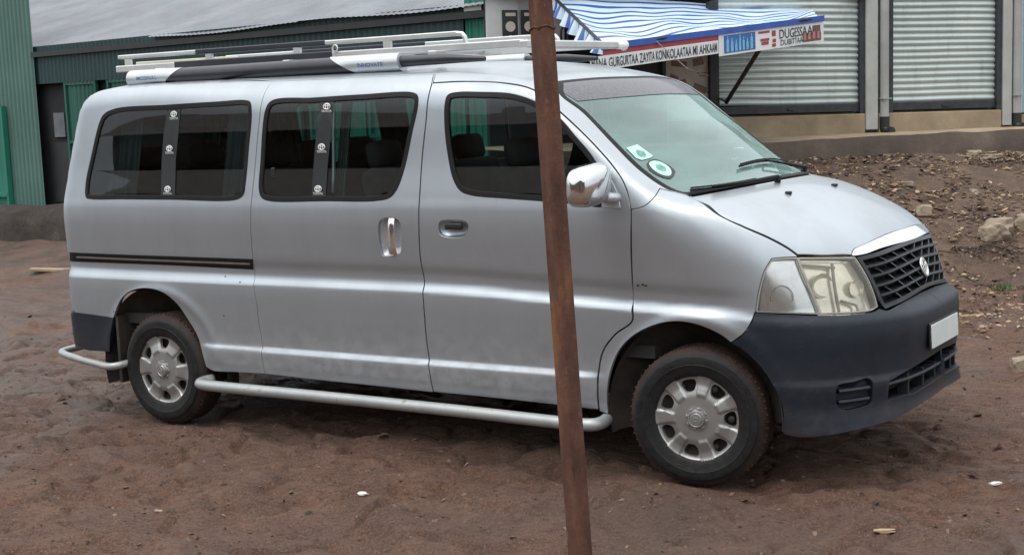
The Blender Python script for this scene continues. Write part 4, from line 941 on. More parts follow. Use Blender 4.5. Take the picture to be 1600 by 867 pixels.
# --- inside
m = MB(); m.box((-2.2, VC, .60), (3.9, 1.60, .06)); m.build('cabin_floor', M['trim_cloth'], van)
def seat(x, y, w_, name='seat', lean=14, hr=1):
    m = MB(); m.box((x, y, .86), (.48, w_, .18), bev=.06); m.box((x-.26, y, 1.16), (.16, w_, .62), rot=Matrix.Rotation(R(-lean), 3, 'Y'), bev=.06)
    n = max(1, round(w_/.48))
    for k in range(n):
        yy_ = y+(k-(n-1)/2)*w_/n; m.box((x-.36, yy_, 1.53), (.10, .26, .16), rot=Matrix.Rotation(R(-lean), 3, 'Y'), bev=.045); m.box((x-.34, yy_, 1.44), (.02, .10, .1))
    m.box((x, y, .70), (.4, w_*.8, .16)); m.build(name, M['seat_cloth'], van, True, 50)
seat(-.80, .46, .52); seat(-.80, 1.34, .52); seat(-1.80, VC+.1, 1.25); seat(-2.65, VC+.1, 1.25); seat(-3.5, VC, 1.4)
m = MB(); m.box((-.14, VC, 1.14), (.42, 1.46, .34), bev=.09); m.box((-.28, 1.30, 1.30), (.18, .42, .10), bev=.04); m.build('dashboard', M['trim_cloth'], van, True, 50)
m = MB(); cw = np.array([-.42, 1.30, 1.32]); tl = R(28)
m.tube([cw+np.array([.18*math.sin(t_)*math.sin(tl), .185*math.cos(t_), .18*math.sin(t_)*math.cos(tl)]) for t_ in np.linspace(0, 6.283, 32, endpoint=False)], .016, 10, closed=True)
for t_ in (0, math.pi, -math.pi/2): m.tube([cw, cw+np.array([.17*math.sin(t_)*math.sin(tl), .175*math.cos(t_), .17*math.sin(t_)*math.cos(tl)])], .018, 8)
m.box(cw, (.05, .13, .10), bev=.02); m.tube([cw, cw+np.array([.3, 0, -.18])], .03, 8); m.build('steering_wheel', M['trim_cloth'], van, True, 50)
def curtain(x0, x1, far, y_in=.085):
    rows = []
    for z in np.linspace(1.30, 1.88, 12):
        S_ = float(side_z(np.array(z)))+y_in; row = []
        for k in range(40):
            x = x0+(x1-x0)*k/39; y = S_+.012*math.sin(k*.95)+.006*math.sin(k*.33+z*3); row.append((x, (VW-y) if far else y, z))
        rows.append(row)
    m = MB(); m.grid(rows); m.build('curtain', M['curtain_cloth'], van, True)
for far in (0, 1): curtain(-3.92, -3.66, far); curtain(-2.98, -2.74, far)
curtain(-2.17, -2.10, 0, .10)  # added pale strip standing in for the bright edge of the sliding pane
# ================================================================ THE PLACE
t = NT('mud'); co = t.coord()
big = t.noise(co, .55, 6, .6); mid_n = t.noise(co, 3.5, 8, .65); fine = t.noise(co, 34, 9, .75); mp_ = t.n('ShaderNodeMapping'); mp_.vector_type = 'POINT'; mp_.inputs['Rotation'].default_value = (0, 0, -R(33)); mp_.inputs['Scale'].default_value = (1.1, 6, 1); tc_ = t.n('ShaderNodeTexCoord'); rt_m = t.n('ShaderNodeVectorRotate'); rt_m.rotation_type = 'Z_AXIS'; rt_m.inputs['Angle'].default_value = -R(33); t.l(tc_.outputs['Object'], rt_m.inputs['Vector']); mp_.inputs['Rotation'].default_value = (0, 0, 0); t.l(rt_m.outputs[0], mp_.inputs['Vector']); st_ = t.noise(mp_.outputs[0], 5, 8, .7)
col = t.ramp(mid_n, [(.25, (.066, .031, .020)), (.5, (.146, .071, .044)), (.72, (.215, .117, .077))])  # crevice shade painted in: the mid and fine bump noises darken the mud
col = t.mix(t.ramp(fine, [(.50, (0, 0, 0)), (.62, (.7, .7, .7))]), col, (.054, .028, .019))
col = t.mix(t.ramp(st_, [(.50, (0, 0, 0)), (.64, (.6, .6, .6))]), col, (.075, .039, .027))
col = t.mix(t.ramp(big, [(.42, (0, 0, 0)), (.66, (.65, .65, .65))]), col, (.115, .072, .056))
pep = t.noise(co, 85, 4, .7); col = t.mix(t.ramp(pep, [(.54, (0, 0, 0)), (.62, (.75, .75, .75))]), col, (.22, .130, .088)); col = t.mix(t.ramp(pep, [(.36, (.8, .8, .8)), (.43, (0, 0, 0))]), col, (.035, .020, .015))
vor = t.n('ShaderNodeTexVoronoi'); vor.inputs['Scale'].default_value = 30; t.l(co, vor.inputs['Vector'])
col = t.mix(t.ramp(vor.outputs['Distance'], [(.0, (.8, .8, .8)), (.13, (0, 0, 0))]), col, (.28, .185, .13))
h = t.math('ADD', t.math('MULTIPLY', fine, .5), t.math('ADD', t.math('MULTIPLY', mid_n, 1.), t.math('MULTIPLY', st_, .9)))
xs_ = t.n('ShaderNodeSeparateXYZ'); t.l(co, xs_.inputs[0]); wl_ = t.n('ShaderNodeMapRange'); wl_.inputs[1].default_value = -2.6; wl_.inputs[2].default_value = -6.; t.l(xs_.outputs[0], wl_.inputs[0])      # the yard is wetter towards the rear of the van
wet_ = t.ramp(t.math('ADD', t.noise(co, .9, 6, .65), t.math('MULTIPLY', wl_.outputs[0], .16)), [(.50, (0, 0, 0)), (.68, (1, 1, 1))])
col = t.mix(t.math('MULTIPLY', wet_, .5), col, (.062, .039, .032)); rg = t.mix(wet_, (.88, .88, .88), (.34, .34, .34))
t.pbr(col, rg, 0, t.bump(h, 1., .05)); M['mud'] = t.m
t = NT('bank_soil'); co = t.coord(); a_ = t.noise(co, 2.6, 8, .7); b_ = t.noise(co, 24, 8, .75)
col = t.ramp(a_, [(.3, (.050, .030, .021)), (.55, (.098, .060, .041)), (.75, (.155, .098, .066))])
col = t.mix(t.ramp(b_, [(.5, (0, 0, 0)), (.68, (.6, .6, .6))]), col, (.17, .115, .078)); M['bank'] = t.m
t.pbr(col, .9, 0, t.bump(b_, .8, .03))
def sheet_metal(name, cols, ridge, axis, rough=.5, metal=.4, rust=(.16, .075, .045), rust_amt=.35, bumpd=.02, rscale=.9, depth=1.):
    t = NT(name); co = t.coord(); tc = t.n('ShaderNodeTexCoord'); sp = t.n('ShaderNodeSeparateXYZ'); t.l(tc.outputs['Object'], sp.inputs[0])
    n1 = t.noise(co, 1.3, 6, .6); n2 = t.noise(t.coord(scale=(3, 3, .5)), rscale*3, 7, .7)
    col = t.ramp(n1, [(.3, cols[0]), (.7, cols[1])])
    col = t.mix(t.math('MULTIPLY', t.ramp(n2, [(.52, (0, 0, 0)), (.72, (1, 1, 1))]), rust_amt), col, rust)
    w = t.math('SINE', t.math('MULTIPLY', sp.outputs[axis], 2*math.pi/ridge))
    t.pbr(col, rough, metal, t.bump(w, depth, bumpd)); M[name] = t.m
sheet_metal('roof_sheet', ((.11, .122, .14), (.19, .205, .23)), .09, 0, .5, .35, (.15, .095, .075), .6, .003)
sheet_metal('shade_green_sheet', ((.008, .062, .046), (.011, .085, .062)), .10, 0, .55, 0, (.03, .07, .05), .5, .012)  # darker copy of the green sheet, with the eave's shade put into its colour
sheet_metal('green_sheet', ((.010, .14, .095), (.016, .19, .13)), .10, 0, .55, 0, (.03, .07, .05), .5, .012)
sheet_metal('dark_green_sheet', ((.008, .028, .031), (.012, .040, .042)), .10, 0, .55, 0, (.02, .03, .03), .5, .012)  # dark green deepened further: shade under the eave is put into the colour
sheet_metal('teal_wall', ((.060, .13, .112), (.08, .165, .14)), .11, 0, .6, 0, (.05, .10, .08), .35, .010)
sheet_metal('blue_sheet', ((.42, .56, .62), (.50, .63, .68)), .08, 0, .5, .1, (.3, .35, .36), .2, .008)
sheet_metal('shutter_steel', ((.39, .45, .435), (.49, .545, .525)), 50., 2, .45, .35, (.20, .21, .20), .45, .0)
simple('dark_opening', (.012, .013, .016), .9, 0, .5, 2)  # near-black colour standing in for the shade inside openings and shops
simple('shutter_edge', (.022, .024, .030), .6, 0, .5, 12)
simple('black_steel', (.010, .011, .013), .5, 0, .3, 9)
simple('window_pane', (.10, .11, .12), .2, 0, .4, 3)
t = NT('concrete'); co = t.coord(); a_ = t.noise(co, 2.2, 8, .65); b_ = t.noise(co, 30, 6, .7)
col = t.ramp(a_, [(.3, (.19, .145, .095)), (.55, (.29, .225, .15)), (.75, (.38, .31, .22))])
t.pbr(col, .9, 0, t.bump(b_, .4, .01)); M['concrete'] = t.m
t = NT('dirty_concrete'); co = t.coord(); a_ = t.noise(co, 1.8, 8, .65); b_ = t.noise(co, 26, 6, .7)
t.pbr(t.ramp(a_, [(.3, (.060, .045, .035)), (.6, (.11, .083, .065)), (.8, (.19, .15, .115))]), .9, 0, t.bump(b_, .6, .015)); M['dirty_concrete'] = t.m
simple('render_grey', (.36, .37, .35), .8, 0, .12, 5, .15, 60)
simple('downpipe_grey', (.29, .30, .29), .55, 0, .12, 5)
simple('pale_paint', (.46, .47, .47), .7, 0, .1, 4)
simple('pvc_black', (.012, .012, .014), .45, 0, .2, 9)
simple('banner_white', (.66, .68, .68), .65, 0, .06, 6)
simple('banner_red', (.30, .045, .055), .6, 0, .15, 9)
simple('banner_ink', (.020, .035, .035), .6, 0, .2, 20)
simple('banner_blue', (.030, .12, .34), .55, 0, .25, 9)
simple('banner_cyan', (.16, .42, .62), .55, 0, .25, 30)
simple('banner_brown', (.13, .070, .060), .6, 0, .3, 12)
simple('banner_pink', (.40, .17, .16), .6, 0, .25, 20)
simple('poster_paper', (.46, .42, .36), .8, 0, .12, 8)
simple('poster_print', (.20, .13, .11), .8, 0, .35, 12)
simple('tarp_blue', (.025, .085, .36), .5, 0, .2, 8)
simple('rope', (.42, .40, .36), .8, 0, .1, 20)
t = NT('striped_tarp'); tc = t.n('ShaderNodeTexCoord'); sp = t.n('ShaderNodeSeparateXYZ'); t.l(tc.outputs['UV'], sp.inputs[0])
w = t.math('SINE', t.math('MULTIPLY', sp.outputs[1], 2*math.pi*10)); nn_ = t.noise(t.coord(), 5, 5)
col = t.mix(t.ramp(w, [(.46, (0, 0, 0)), (.54, (1, 1, 1))]), t.ramp(nn_, [(.3, (.46, .58, .70)), (.7, (.60, .70, .80))]), t.ramp(nn_, [(.3, (.025, .08, .30)), (.7, (.045, .14, .42))]))
t.pbr(col, .42); M['striped_tarp'] = t.m
t = NT('rusty_steel'); co = t.coord(); a_ = t.noise(t.coord(scale=(3, 3, 1)), 7, 8, .7); b_ = t.noise(t.coord(scale=(1, 1, .5)), 13, 8, .75); c_ = t.noise(co, 42, 6, .7)
col = t.ramp(a_, [(.3, (.046, .021, .015)), (.5, (.088, .041, .028)), (.72, (.135, .068, .047))])
col = t.mix(t.ramp(b_, [(.56, (0, 0, 0)), (.66, (.9, .9, .9))]), col, (.20, .072, .020)); col = t.mix(t.ramp(b_, [(.30, (.8, .8, .8)), (.40, (0, 0, 0))]), col, (.024, .013, .012))
col = t.mix(t.ramp(c_, [(.60, (0, 0, 0)), (.70, (.7, .7, .7))]), col, (.15, .095, .07))
t.pbr(col, .78, 0, t.bump(t.math('ADD', b_, c_), .7, .004), Specular_IOR_Level=.2); M['rusty_steel'] = t.m
simple('weld_scale', (.16, .075, .045), .8, 0, .5, 40)
t = NT('rubble'); co = t.coord(); a_ = t.noise(co, 5, 8, .7)
t.pbr(t.ramp(a_, [(.3, (.018, .014, .012)), (.6, (.045, .033, .027)), (.8, (.085, .062, .050))]), .95, 0, t.bump(a_, .8, .05)); M['rubble'] = t.m
t = NT('stone'); co = t.coord(); a_ = t.noise(co, 6, 8, .65)
t.pbr(t.ramp(a_, [(.3, (.17, .13, .095)), (.55, (.30, .24, .175)), (.75, (.40, .34, .26))]), .9, 0, t.bump(t.noise(co, 22, 6, .7), .8, .02)); M['stone'] = t.m
simple('leaf_litter', (.135, .085, .052), .85, 0, .55, 3.1)
simple('litter_dark', (.050, .031, .022), .9, 0, .5, 3.1)
simple('litter_pale', (.34, .25, .16), .85, 0, .3, 4)
simple('litter_white', (.62, .58, .52), .7, 0, .1, 9)
simple('weed', (.05, .085, .025), .7, 0, .3, 12)
simple('pebble_mix', (.16, .105, .08), .85, 0, .5, 2.3)
# ---- ground: one sheet to the horizon, rutted mud near the van, a littered bank rising to the shops
CAMP = np.array([2.866, -5.932]); E_R = np.array([.840, .543]); E_D = np.array([-.543, .840])
SF = np.array([-2.72, 8.45]); SD = np.array([.564, .826]); SD /= np.linalg.norm(SD); SN = np.array([SD[1], -SD[0]])      # step front line, normal towards the road
def bank(x, y):
    px, py = x-SF[0], y-SF[1]; s = px*SD[0]+py*SD[1]; n_ = px*SN[0]+py*SN[1]
    wob = .5*fbm(x*.5, y*.5, 3, 40)
    up = 1-sstep(.0, 3.7, n_+wob*.7)
    return (.99+.025*s)*up*sstep(-7.5, -2.5, s), n_, s
def gz(x, y, fine=True):
    b, n_, s = bank(x, y)
    rough_b = np.clip(b*3, 0, 1)
    z = b + .035*fbm(x*.35, y*.35, 3, 3)*(1-rough_b)
    if fine:
        # wheel ruts running along the road, and kneaded mud
        L_ = x*.86+y*.15+.25*fbm(x*.3, y*.3, 2, 9); 
        warp = .4*fbm(x*.6, y*.6, 3, 21); v_ = y*1.0+x*.18+warp
        wet = sstep(-.1, .5, fbm(x*.22+4, y*.22, 3, 31)+.85*sstep(-3.2, -5.5, x)+.25*sstep(3, 6, y))
        z = z + (.014+.050*wet)*fbm(x*1.1, v_*4.2, 5, 5)
        la_ = x*.84+y*.54; ac_ = -x*.54+y*.84; z = z + .017*fbm(x*3.1, y*3.1, 4, 11)*(.5+1.3*wet)+.011*fbm(x*9, y*13, 3, 13)*(.6+.6*wet)+.016*fbm(la_*1.3, ac_*8+.7*warp, 4, 14)
        cl_ = vnoise(x*7+.6*warp, y*9, 71)*vnoise(x*2.1, y*2.1, 72); z = z+.055*np.clip(cl_-.42, 0, 1)*(.6+.8*wet)      # clods
        tk = np.exp(-((v_*1.0-np.round(v_/1.5)*1.5)/.20)**2)*sstep(2.0, 3.2, y)*(1-rough_b); z = z-.05*tk+.012*tk*np.sin(L_*38)      # tyre tracks along the road
        rid = 1-np.abs(fbm(x*2.3, y*4.1, 4, 17)); z = z - .030*np.clip(rid-.86, 0, 1)/.14*(.4+wet)
        z = z + .05*rough_b*fbm(x*2.5, y*2.5, 4, 51)+.10*rough_b*fbm(x*.9, y*.9, 3, 52)
    # level pads where the wheels stand
    for wx in (0, -3.433):
        for wy in (.11, VW-.11):
            k = np.exp(-(((x-wx)/.28)**2+((y-wy)/.20)**2)); z = z*(1-k)+(-.012)*k
    return z
def axis(lo, hi, fine_lo, fine_hi, st):
    c_ = list(np.arange(fine_lo, fine_hi, st)); a = [fine_lo]; s_ = st
    while a[-1] > lo: s_ *= 1.12; a.append(a[-1]-s_)
    b = [fine_hi]; s_ = st
    while b[-1] < hi: s_ *= 1.12; b.append(b[-1]+s_)
    return np.array(sorted(set(np.round(a[1:]+c_+b, 5))))
XS = axis(-400, 400, -6.8, 2.8, .019); YS = axis(-400, 400, -2.9, 4.2, .019)
XS = np.array(sorted(set(XS.tolist()))); GX, GY = np.meshgrid(XS, YS, indexing='ij'); GZ = gz(GX, GY)
far_ = np.hypot(GX, GY); GZ = np.where(far_ > 60, GZ*0, GZ)
nx_, ny_ = GX.shape; V = np.stack([GX, GY, GZ], -1).reshape(-1, 3)
I, J = np.meshgrid(np.arange(nx_-1), np.arange(ny_-1), indexing='ij'); b0 = (I*ny_+J).ravel(); Fq = np.stack([b0, b0+ny_, b0+ny_+1, b0+1], 1)
me = bpy.data.meshes.new('ground'); me.vertices.add(len(V)); me.vertices.foreach_set('co', V.ravel()); me.loops.add(Fq.size); me.loops.foreach_set('vertex_index', Fq.ravel()); me.polygons.add(len(Fq)); me.polygons.foreach_set('loop_start', np.arange(0, Fq.size, 4)); me.polygons.foreach_set('loop_total', np.full(len(Fq), 4)); me.update(calc_edges=True)
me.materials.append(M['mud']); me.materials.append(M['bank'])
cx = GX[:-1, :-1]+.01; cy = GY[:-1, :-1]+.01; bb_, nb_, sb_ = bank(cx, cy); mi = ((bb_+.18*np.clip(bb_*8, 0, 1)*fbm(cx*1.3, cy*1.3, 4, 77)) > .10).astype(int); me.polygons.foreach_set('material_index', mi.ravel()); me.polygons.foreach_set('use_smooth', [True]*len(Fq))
ground = link('ground', me, None); tag(ground, kind='structure')
# ---- litter on the bank, pebbles on the mud
def scatter(name, pts, sizes, mat_list, flat=.3, kindtag='stuff'):
    n = len(pts); V = []; Fc = []; mi = []
    for i in range(n):
        s_ = sizes[i]; k = 5; a = rng.random()*6.28; b = len(V); el = .35+.65*rng.random(); tl = (rng.random(2)-.5)*flat*2
        top = pts[i]+np.array([0, 0, s_*flat]); 
        for q in range(k):
            an = 2*math.pi*q/k+(rng.random()-.5)*.7; r_ = s_*(.7+.5*rng.random()); ox, oy = r_*math.cos(an), r_*el*math.sin(an); x_ = ox*math.cos(a)-oy*math.sin(a); y_ = ox*math.sin(a)+oy*math.cos(a)
            V.append((pts[i][0]+x_, pts[i][1]+y_, pts[i][2]+s_*flat*.2+x_*tl[0]+y_*tl[1]))
        V.append(tuple(top)); m_ = int(rng.random()**1.3*len(mat_list))
        for q in range(k): Fc.append((b+q, b+(q+1) % k, b+k)); mi.append(m_)
    me = bpy.data.meshes.new(name); me.from_pydata(V, [], Fc); 
    for q in mat_list: me.materials.append(M[q])
    me.polygons.foreach_set('material_index', mi); o = link(name, me, None); tag(o, kind=kindtag); return o
N = 56000; s_ = rng.uniform(-3.5, 6.5, N); n_ = rng.uniform(.03, 4.6, N)**1.0; P = SF+np.outer(s_, SD)+np.outer(n_, SN)
keep = rng.random(N) < (.35+.65*sstep(4.4, 2.6, n_)); P = P[keep]; z = gz(P[:, 0], P[:, 1]); sz = .006+.032*rng.random(len(P))**3.6
o = scatter('leaf_litter', np.concatenate([P, z[:, None]], 1), sz, ['litter_dark', 'leaf_litter', 'leaf_litter', 'litter_pale'], .45)
N = 9000; P = np.stack([rng.uniform(-7.5, 3.2, N), rng.uniform(-2.8, 6.5, N)], 1); z = gz(P[:, 0], P[:, 1]); sz = .004+.016*rng.random(N)**4
o = scatter('pebbles', np.concatenate([P, z[:, None]], 1), sz, ['litter_dark', 'pebble_mix', 'pebble_mix'], .6)
N = 900; P = np.stack([rng.uniform(-8.5, 3.2, N), rng.uniform(-2.6, 6.0, N)], 1); cl = fbm(P[:, 0]*.8, P[:, 1]*.8, 3, 66) > .12; P = P[cl]; z = gz(P[:, 0], P[:, 1]); sz = .012+.035*rng.random(len(P))**3
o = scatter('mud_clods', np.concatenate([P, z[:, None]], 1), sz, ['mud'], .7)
N = 15000; P = np.stack([rng.uniform(-5.5, 2.9, N), rng.uniform(-2.7, 3.6, N)], 1); cl = rng.random(N) < .35+1.2*np.clip(fbm(P[:, 0]*.9, P[:, 1]*.9, 3, 68), 0, 1); P = P[cl]; z = gz(P[:, 0], P[:, 1]); sz = .003+.007*rng.random(len(P))**2
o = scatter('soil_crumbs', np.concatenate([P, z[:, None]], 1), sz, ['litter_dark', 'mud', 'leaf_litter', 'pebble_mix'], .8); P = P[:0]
if 0: o = scatter('mud_clods', np.concatenate([P, z[:, None]], 1), sz, ['mud'], .7)
N = 1500; s_ = rng.uniform(-3.2, 6.5, N); n_ = rng.uniform(.05, 4.3, N); P = SF+np.outer(s_, SD)+np.outer(n_, SN); z = gz(P[:, 0], P[:, 1]); m = MB()
for i in range(N):
    a = rng.random()*6.28; L_ = .03+.09*rng.random()**2; q = np.array([math.cos(a), math.sin(a), .25*(rng.random()-.5)])*L_; c_ = np.array([P[i, 0], P[i, 1], z[i]+.012]); w_ = np.array([-math.sin(a), math.cos(a), 0])*(.002+.003*rng.random())
    m.add([c_-q-w_, c_-q+w_, c_+q+w_, c_+q-w_, c_+np.array([0, 0, .006])-q, c_+np.array([0, 0, .006])+q], [(0, 4, 5, 3), (4, 1, 2, 5)], int(rng.random()*2.4))
tag(m.build('twigs', [M['litter_dark'], M['leaf_litter'], M['litter_pale']]), kind='stuff')
# ---- single stones and scraps one can point at
def rock(name, loc, dims, label, cat, seed, mat='stone', group=None, rz=0., sub=3, rough=.35):
    bm = bmesh.new(); bmesh.ops.create_icosphere(bm, subdivisions=sub, radius=1)
    for q in bm.verts:
        d = q.co.normalized(); nz = fbm(np.array([d.x*1.3+seed]), np.array([d.y*1.3+d.z*1.7-seed]), 3, seed)[0]
        f_ = 1+rough*nz*1.6; c_ = d*f_; c_ = Vector((max(-.78, min(.78, c_.x)), max(-.78, min(.78, c_.y)), max(-.6, min(.72, c_.z)))); q.co = Vector((c_.x*dims[0], c_.y*dims[1], c_.z*dims[2]))
    me = bpy.data.meshes.new(name); bm.to_mesh(me); bm.free(); o = link(name, me, M[mat]); o.location = (loc[0], loc[1], float(gz(np.array([loc[0]]), np.array([loc[1]]))[0])+dims[2]*.35); o.rotation_euler = (0, 0, rz); tag(o, label, cat, group); return o
def sn(s, n): p = SF+SD*s+SN*n; return (p[0], p[1])
class Frame:
    def __init__(s, A, S, tilt=0.):
        s.A = Vector((A[0], A[1], 0)); s.S = Vector((S[0], S[1], 0)).normalized(); s.N = Vector((s.S.y, -s.S.x, 0)); s.U = (Vector((0, 0, 1))+s.S*tilt)
        s.M = Matrix(((s.S.x, -s.N.x, s.U.x, s.A.x), (s.S.y, -s.N.y, s.U.y, s.A.y), (s.S.z, -s.N.z, s.U.z, s.A.z), (0, 0, 0, 1)))
    def root(s, name, at, label, cat, group=None):
        o = bpy.data.objects.new(name, None); COL.objects.link(o); o.empty_display_size = .3
        o.matrix_world = s.M @ Matrix.Translation(Vector(at)); tag(o, label, cat, group); o['_at'] = list(at); return o
def lb(m, name, mats, parent, smooth=False, angle=None):
    """a part given in its building's own axes (along the front, away from the road, up)"""
    at = parent.get('_at', (0, 0, 0)) if parent.type == 'EMPTY' else (0, 0, 0)
    if parent.type == 'EMPTY': m.v = [(v[0]-at[0], v[1]-at[1], v[2]-at[2]) for v in m.v]
    else:
        at = parent['_at'] if '_at' in parent else parent.parent['_at']; m.v = [(v[0]-at[0], v[1]-at[1], v[2]-at[2]) for v in m.v]
    o = m.build(name, mats, None, smooth, angle); o.parent = parent; return o
def slab(m, x0, x1, y0, y1, z0, z1, mi=0, bev=0.): m.box(((x0+x1)/2, (y0+y1)/2, (z0+z1)/2), (x1-x0, y1-y0, z1-z0), mi=mi, bev=bev)
def corrug(m, x0, x1, z0, z1, y, pitch, amp, vertical=True, n_per=6):
    if vertical:
        k = int((x1-x0)/pitch*n_per); xs = np.linspace(x0, x1, k+1)
        ya = [y+amp*math.sin(2*math.pi*(x-x0)/pitch) for x in xs]; m.grid([[(x, q, z0) for x, q in zip(xs, ya)], [(x, q, z1) for x, q in zip(xs, ya)]])
# ------------------------------------------------ long green shop on the left
LF = Frame((-17.344, 9.204), (.9913, -.1317))
gb = LF.root('green_building', (6.5, 1.5, 0), 'long dark green metal shop with green doors and a grey sheet roof behind the van', 'building')
m = MB(); slab(m, 1.2, 11.3, .12, 3.2, .1, 2.84); lb(m, 'wall', M['dark_opening'], gb)
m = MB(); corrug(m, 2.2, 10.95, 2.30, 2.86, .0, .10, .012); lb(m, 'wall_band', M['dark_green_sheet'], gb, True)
for x0, x1 in ((2.96, 3.77), (4.04, 4.86), (4.90, 5.9), (6.1, 7.1), (7.14, 8.14), (8.3, 9.3), (9.34, 10.3), (10.36, 10.92)):
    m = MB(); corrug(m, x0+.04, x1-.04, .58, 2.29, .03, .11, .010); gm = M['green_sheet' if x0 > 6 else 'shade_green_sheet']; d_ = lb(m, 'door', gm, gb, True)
    m = MB()
    for a, b in ((x0, x0+.045), (x1-.045, x1)): slab(m, a, b, .0, .05, .56, 2.30)
    for z_ in (.56, 1.40, 2.255): slab(m, x0+.045, x1-.045, .005, .045, z_, z_+.045)
    lb(m, 'door_frame', gm, d_)
m = MB(); corrug(m, 10.96, 11.32, 1.0, 2.92, .02, .11, .012); lb(m, 'side_panel', M['green_sheet'], gb, True)
m = MB(); slab(m, 11.02, 11.28, -.06, -.04, 2.78, 2.86); lb(m, 'name_board', M['pale_paint'], gb)
m = MB(); slab(m, 2.34, 2.92, .09, .12, .52, 1.42); lb(m, 'shutter_board', M['black_steel'], gb)
m = MB(); slab(m, 2.50, 2.78, .085, .118, 1.50, 1.86); lb(m, 'window', M['window_pane'], gb)
for i, (x0, x1, h0, sl) in enumerate(((-6.5, 5.28, 2.795, .33), (5.24, 8.3, 2.815, .325), (8.26, 11.6, 2.835, .33))):
    m = MB(); k = int((x1-x0)/.09*6); xs = np.linspace(x0, x1, k+1); rows = []
    for y_ in ((-.10 if x0 > 0 else .02), .8, 1.8, 2.8, 3.8, 5.5, 9.5): rows.append([(x, y_, h0+(y_+.10)*sl+.0035*math.sin(2*math.pi*x/.09)+.02*math.sin(x*1.7+y_*2)+(.006 if i % 2 else 0)) for x in xs])
    m.grid(rows); lb(m, 'roof_sheet', M['roof_sheet'], gb, True)
m = MB(); slab(m, 2.25, 11.4, -.06, .0, 2.70, 2.775); lb(m, 'eave_beam', M['black_steel'], gb)
pt = LF.root('plinth', (3.5, 0, 0), 'low dark rubble plinth under the green shop at the left edge', 'plinth')
m = MB(); xs = np.linspace(-9.5, 11.4, 200)
rows = [[(x, -.75+.10*vnoise(np.array([x*2.]), np.array([z_*5.]), 5)[0]+yo, z_+(.05*vnoise(np.array([x*1.4]), np.array([3.]), 8)[0] if z_ > .3 else 0)) for x in xs] for z_, yo in ((-.1, 0.), (.1, .02), (.25, .05), (.40, .08), (.46, .16), (.47, .9))]
m.grid(rows); lb(m, 'rubble_face', M['rubble'], pt, True)
tw = LF.root('corrugated_wall', (.3, -.2, .46), 'tall teal corrugated metal wall at the left edge of the picture', 'wall')
m = MB(); corrug(m, -9., 2.30, .47, 5.2, -.03, .11, .013); lb(m, 'wall_sheet', M['teal_wall'], tw, True)
m = MB(); corrug(m, -8.9, 1.40, .47, 2.0, -.08, .10, .012); lb(m, 'lower_sheet', M['green_sheet'], tw, True)
m = MB(); slab(m, -8.9, 1.44, -.14, -.095, .60, .66); slab(m, 1.40, 1.45, -.14, -.06, .47, 2.0); lb(m, 'sheet_rail', M['green_sheet'], tw)
# ------------------------------------------------ shuttered shops on the right
RF = Frame((-3.81, 8.47), (.6436, .7654), .037)
sb = RF.root('shop_building', (1.8, 1.0, 1.3), 'row of grey shops with closed roller shutters above the bank', 'building')
def shutter(x0, x1, zb):
    m = MB(); pitch = .0695; z = zb+.09; prof = []
    while z < 3.9:
        for k in range(8):
            q = k/8; prof.append((z+q*pitch, .02-.017*math.sin(math.pi*min(q/.80, 1))**.8+(.006 if q > .8 else 0)))
        z += pitch
    xs = np.linspace(x0, x1, 26); wob = lambda x, z_: .006*fbm(np.array([x*1.7]), np.array([z_*2.3]), 3, 15)[0]
    m.grid([[(x, y_+wob(x, z_), z_+.010*fbm(np.array([x*.9]), np.array([z_*3]), 2, 19)[0]) for x in xs] for z_, y_ in prof]); o = lb(m, 'roller_shutter', M['shutter_steel'], sb, True)
    m = MB(); slab(m, x0, x1, -.015, .03, zb, zb+.088, bev=.006); slab(m, (x0+x1)/2-.03, (x0+x1)/2+.05, -.03, -.016, zb+.03, zb+.055, bev=.004); lb(m, 'bottom_bar', M['shutter_edge'], o)
    m = MB(); slab(m, x0-.055, x0, -.04, .04, zb-.02, 3.9); slab(m, x1, x1+.06, -.04, .04, zb-.02, 3.9); [lb(q, 'guide_rail', M['shutter_edge'], o) for q in m.pieces()]
shutter(.03, 1.735, 1.485); shutter(2.15, 3.50, 1.485)
for x0, x1 in ((1.80, 1.95), (3.57, 3.69)):
    m = MB(); slab(m, x0, x1, -.06, .25, 1.28, 3.9, bev=.01); lb(m, 'pillar', M['render_grey'], sb)
m = MB(); slab(m, 1.95, 2.093, .03, .25, 1.28, 3.9); slab(m, 3.69, 3.80, .03, .25, 1.28, 3.9); [lb(q, 'wall', M['downpipe_grey'], sb) for q in m.pieces()]
m = MB(); slab(m, -.6, 4.6, .06, .30, 1.20, 1.475); slab(m, -.06, 1.795, -.05, .06, 1.22, 1.46, bev=.012); slab(m, 1.97, 3.56, -.05, .06, 1.22, 1.46, bev=.012); slab(m, 3.70, 6.5, -.05, .06, 1.22, 1.40, bev=.012); lb(m, 'sill', M['concrete'], sb)
for x in (2.03, 3.755):
    m = MB(); m.tube([(x, -.055, 3.9), (x, -.055, 1.40)], .050, 16); p_ = lb(m, 'downpipe', M['downpipe_grey'], sb, True, 40)
    m = MB(); m.tube([(x, -.055, 1.42), (x, -.055, 1.30), (x+.005, -.065, 1.275), (x+.02, -.10, 1.255), (x+.03, -.155, 1.25)], .057, 16); m.tube([(x+.03, -.156, 1.25), (x+.031, -.162, 1.25)], .044, 14); lb(m, 'pipe_elbow', M['pvc_black'], p_, True, 40)
    m = MB(); m.box((x, -.05, 1.62), (.116, .13, .012)); lb(m, 'pipe_clip', M['downpipe_grey'], p_)
m = MB(); m.tube([(2.075, -.02, 2.06), (2.075, -.02, 2.20)], .022, 10); lb(m, 'hook_plate', M['pvc_black'], sb)
m = MB(); corrug(m, 3.82, 7.5, 1.42, 3.9, -.01, .10, .012); lb(m, 'end_cladding', M['blue_sheet'], sb, True)
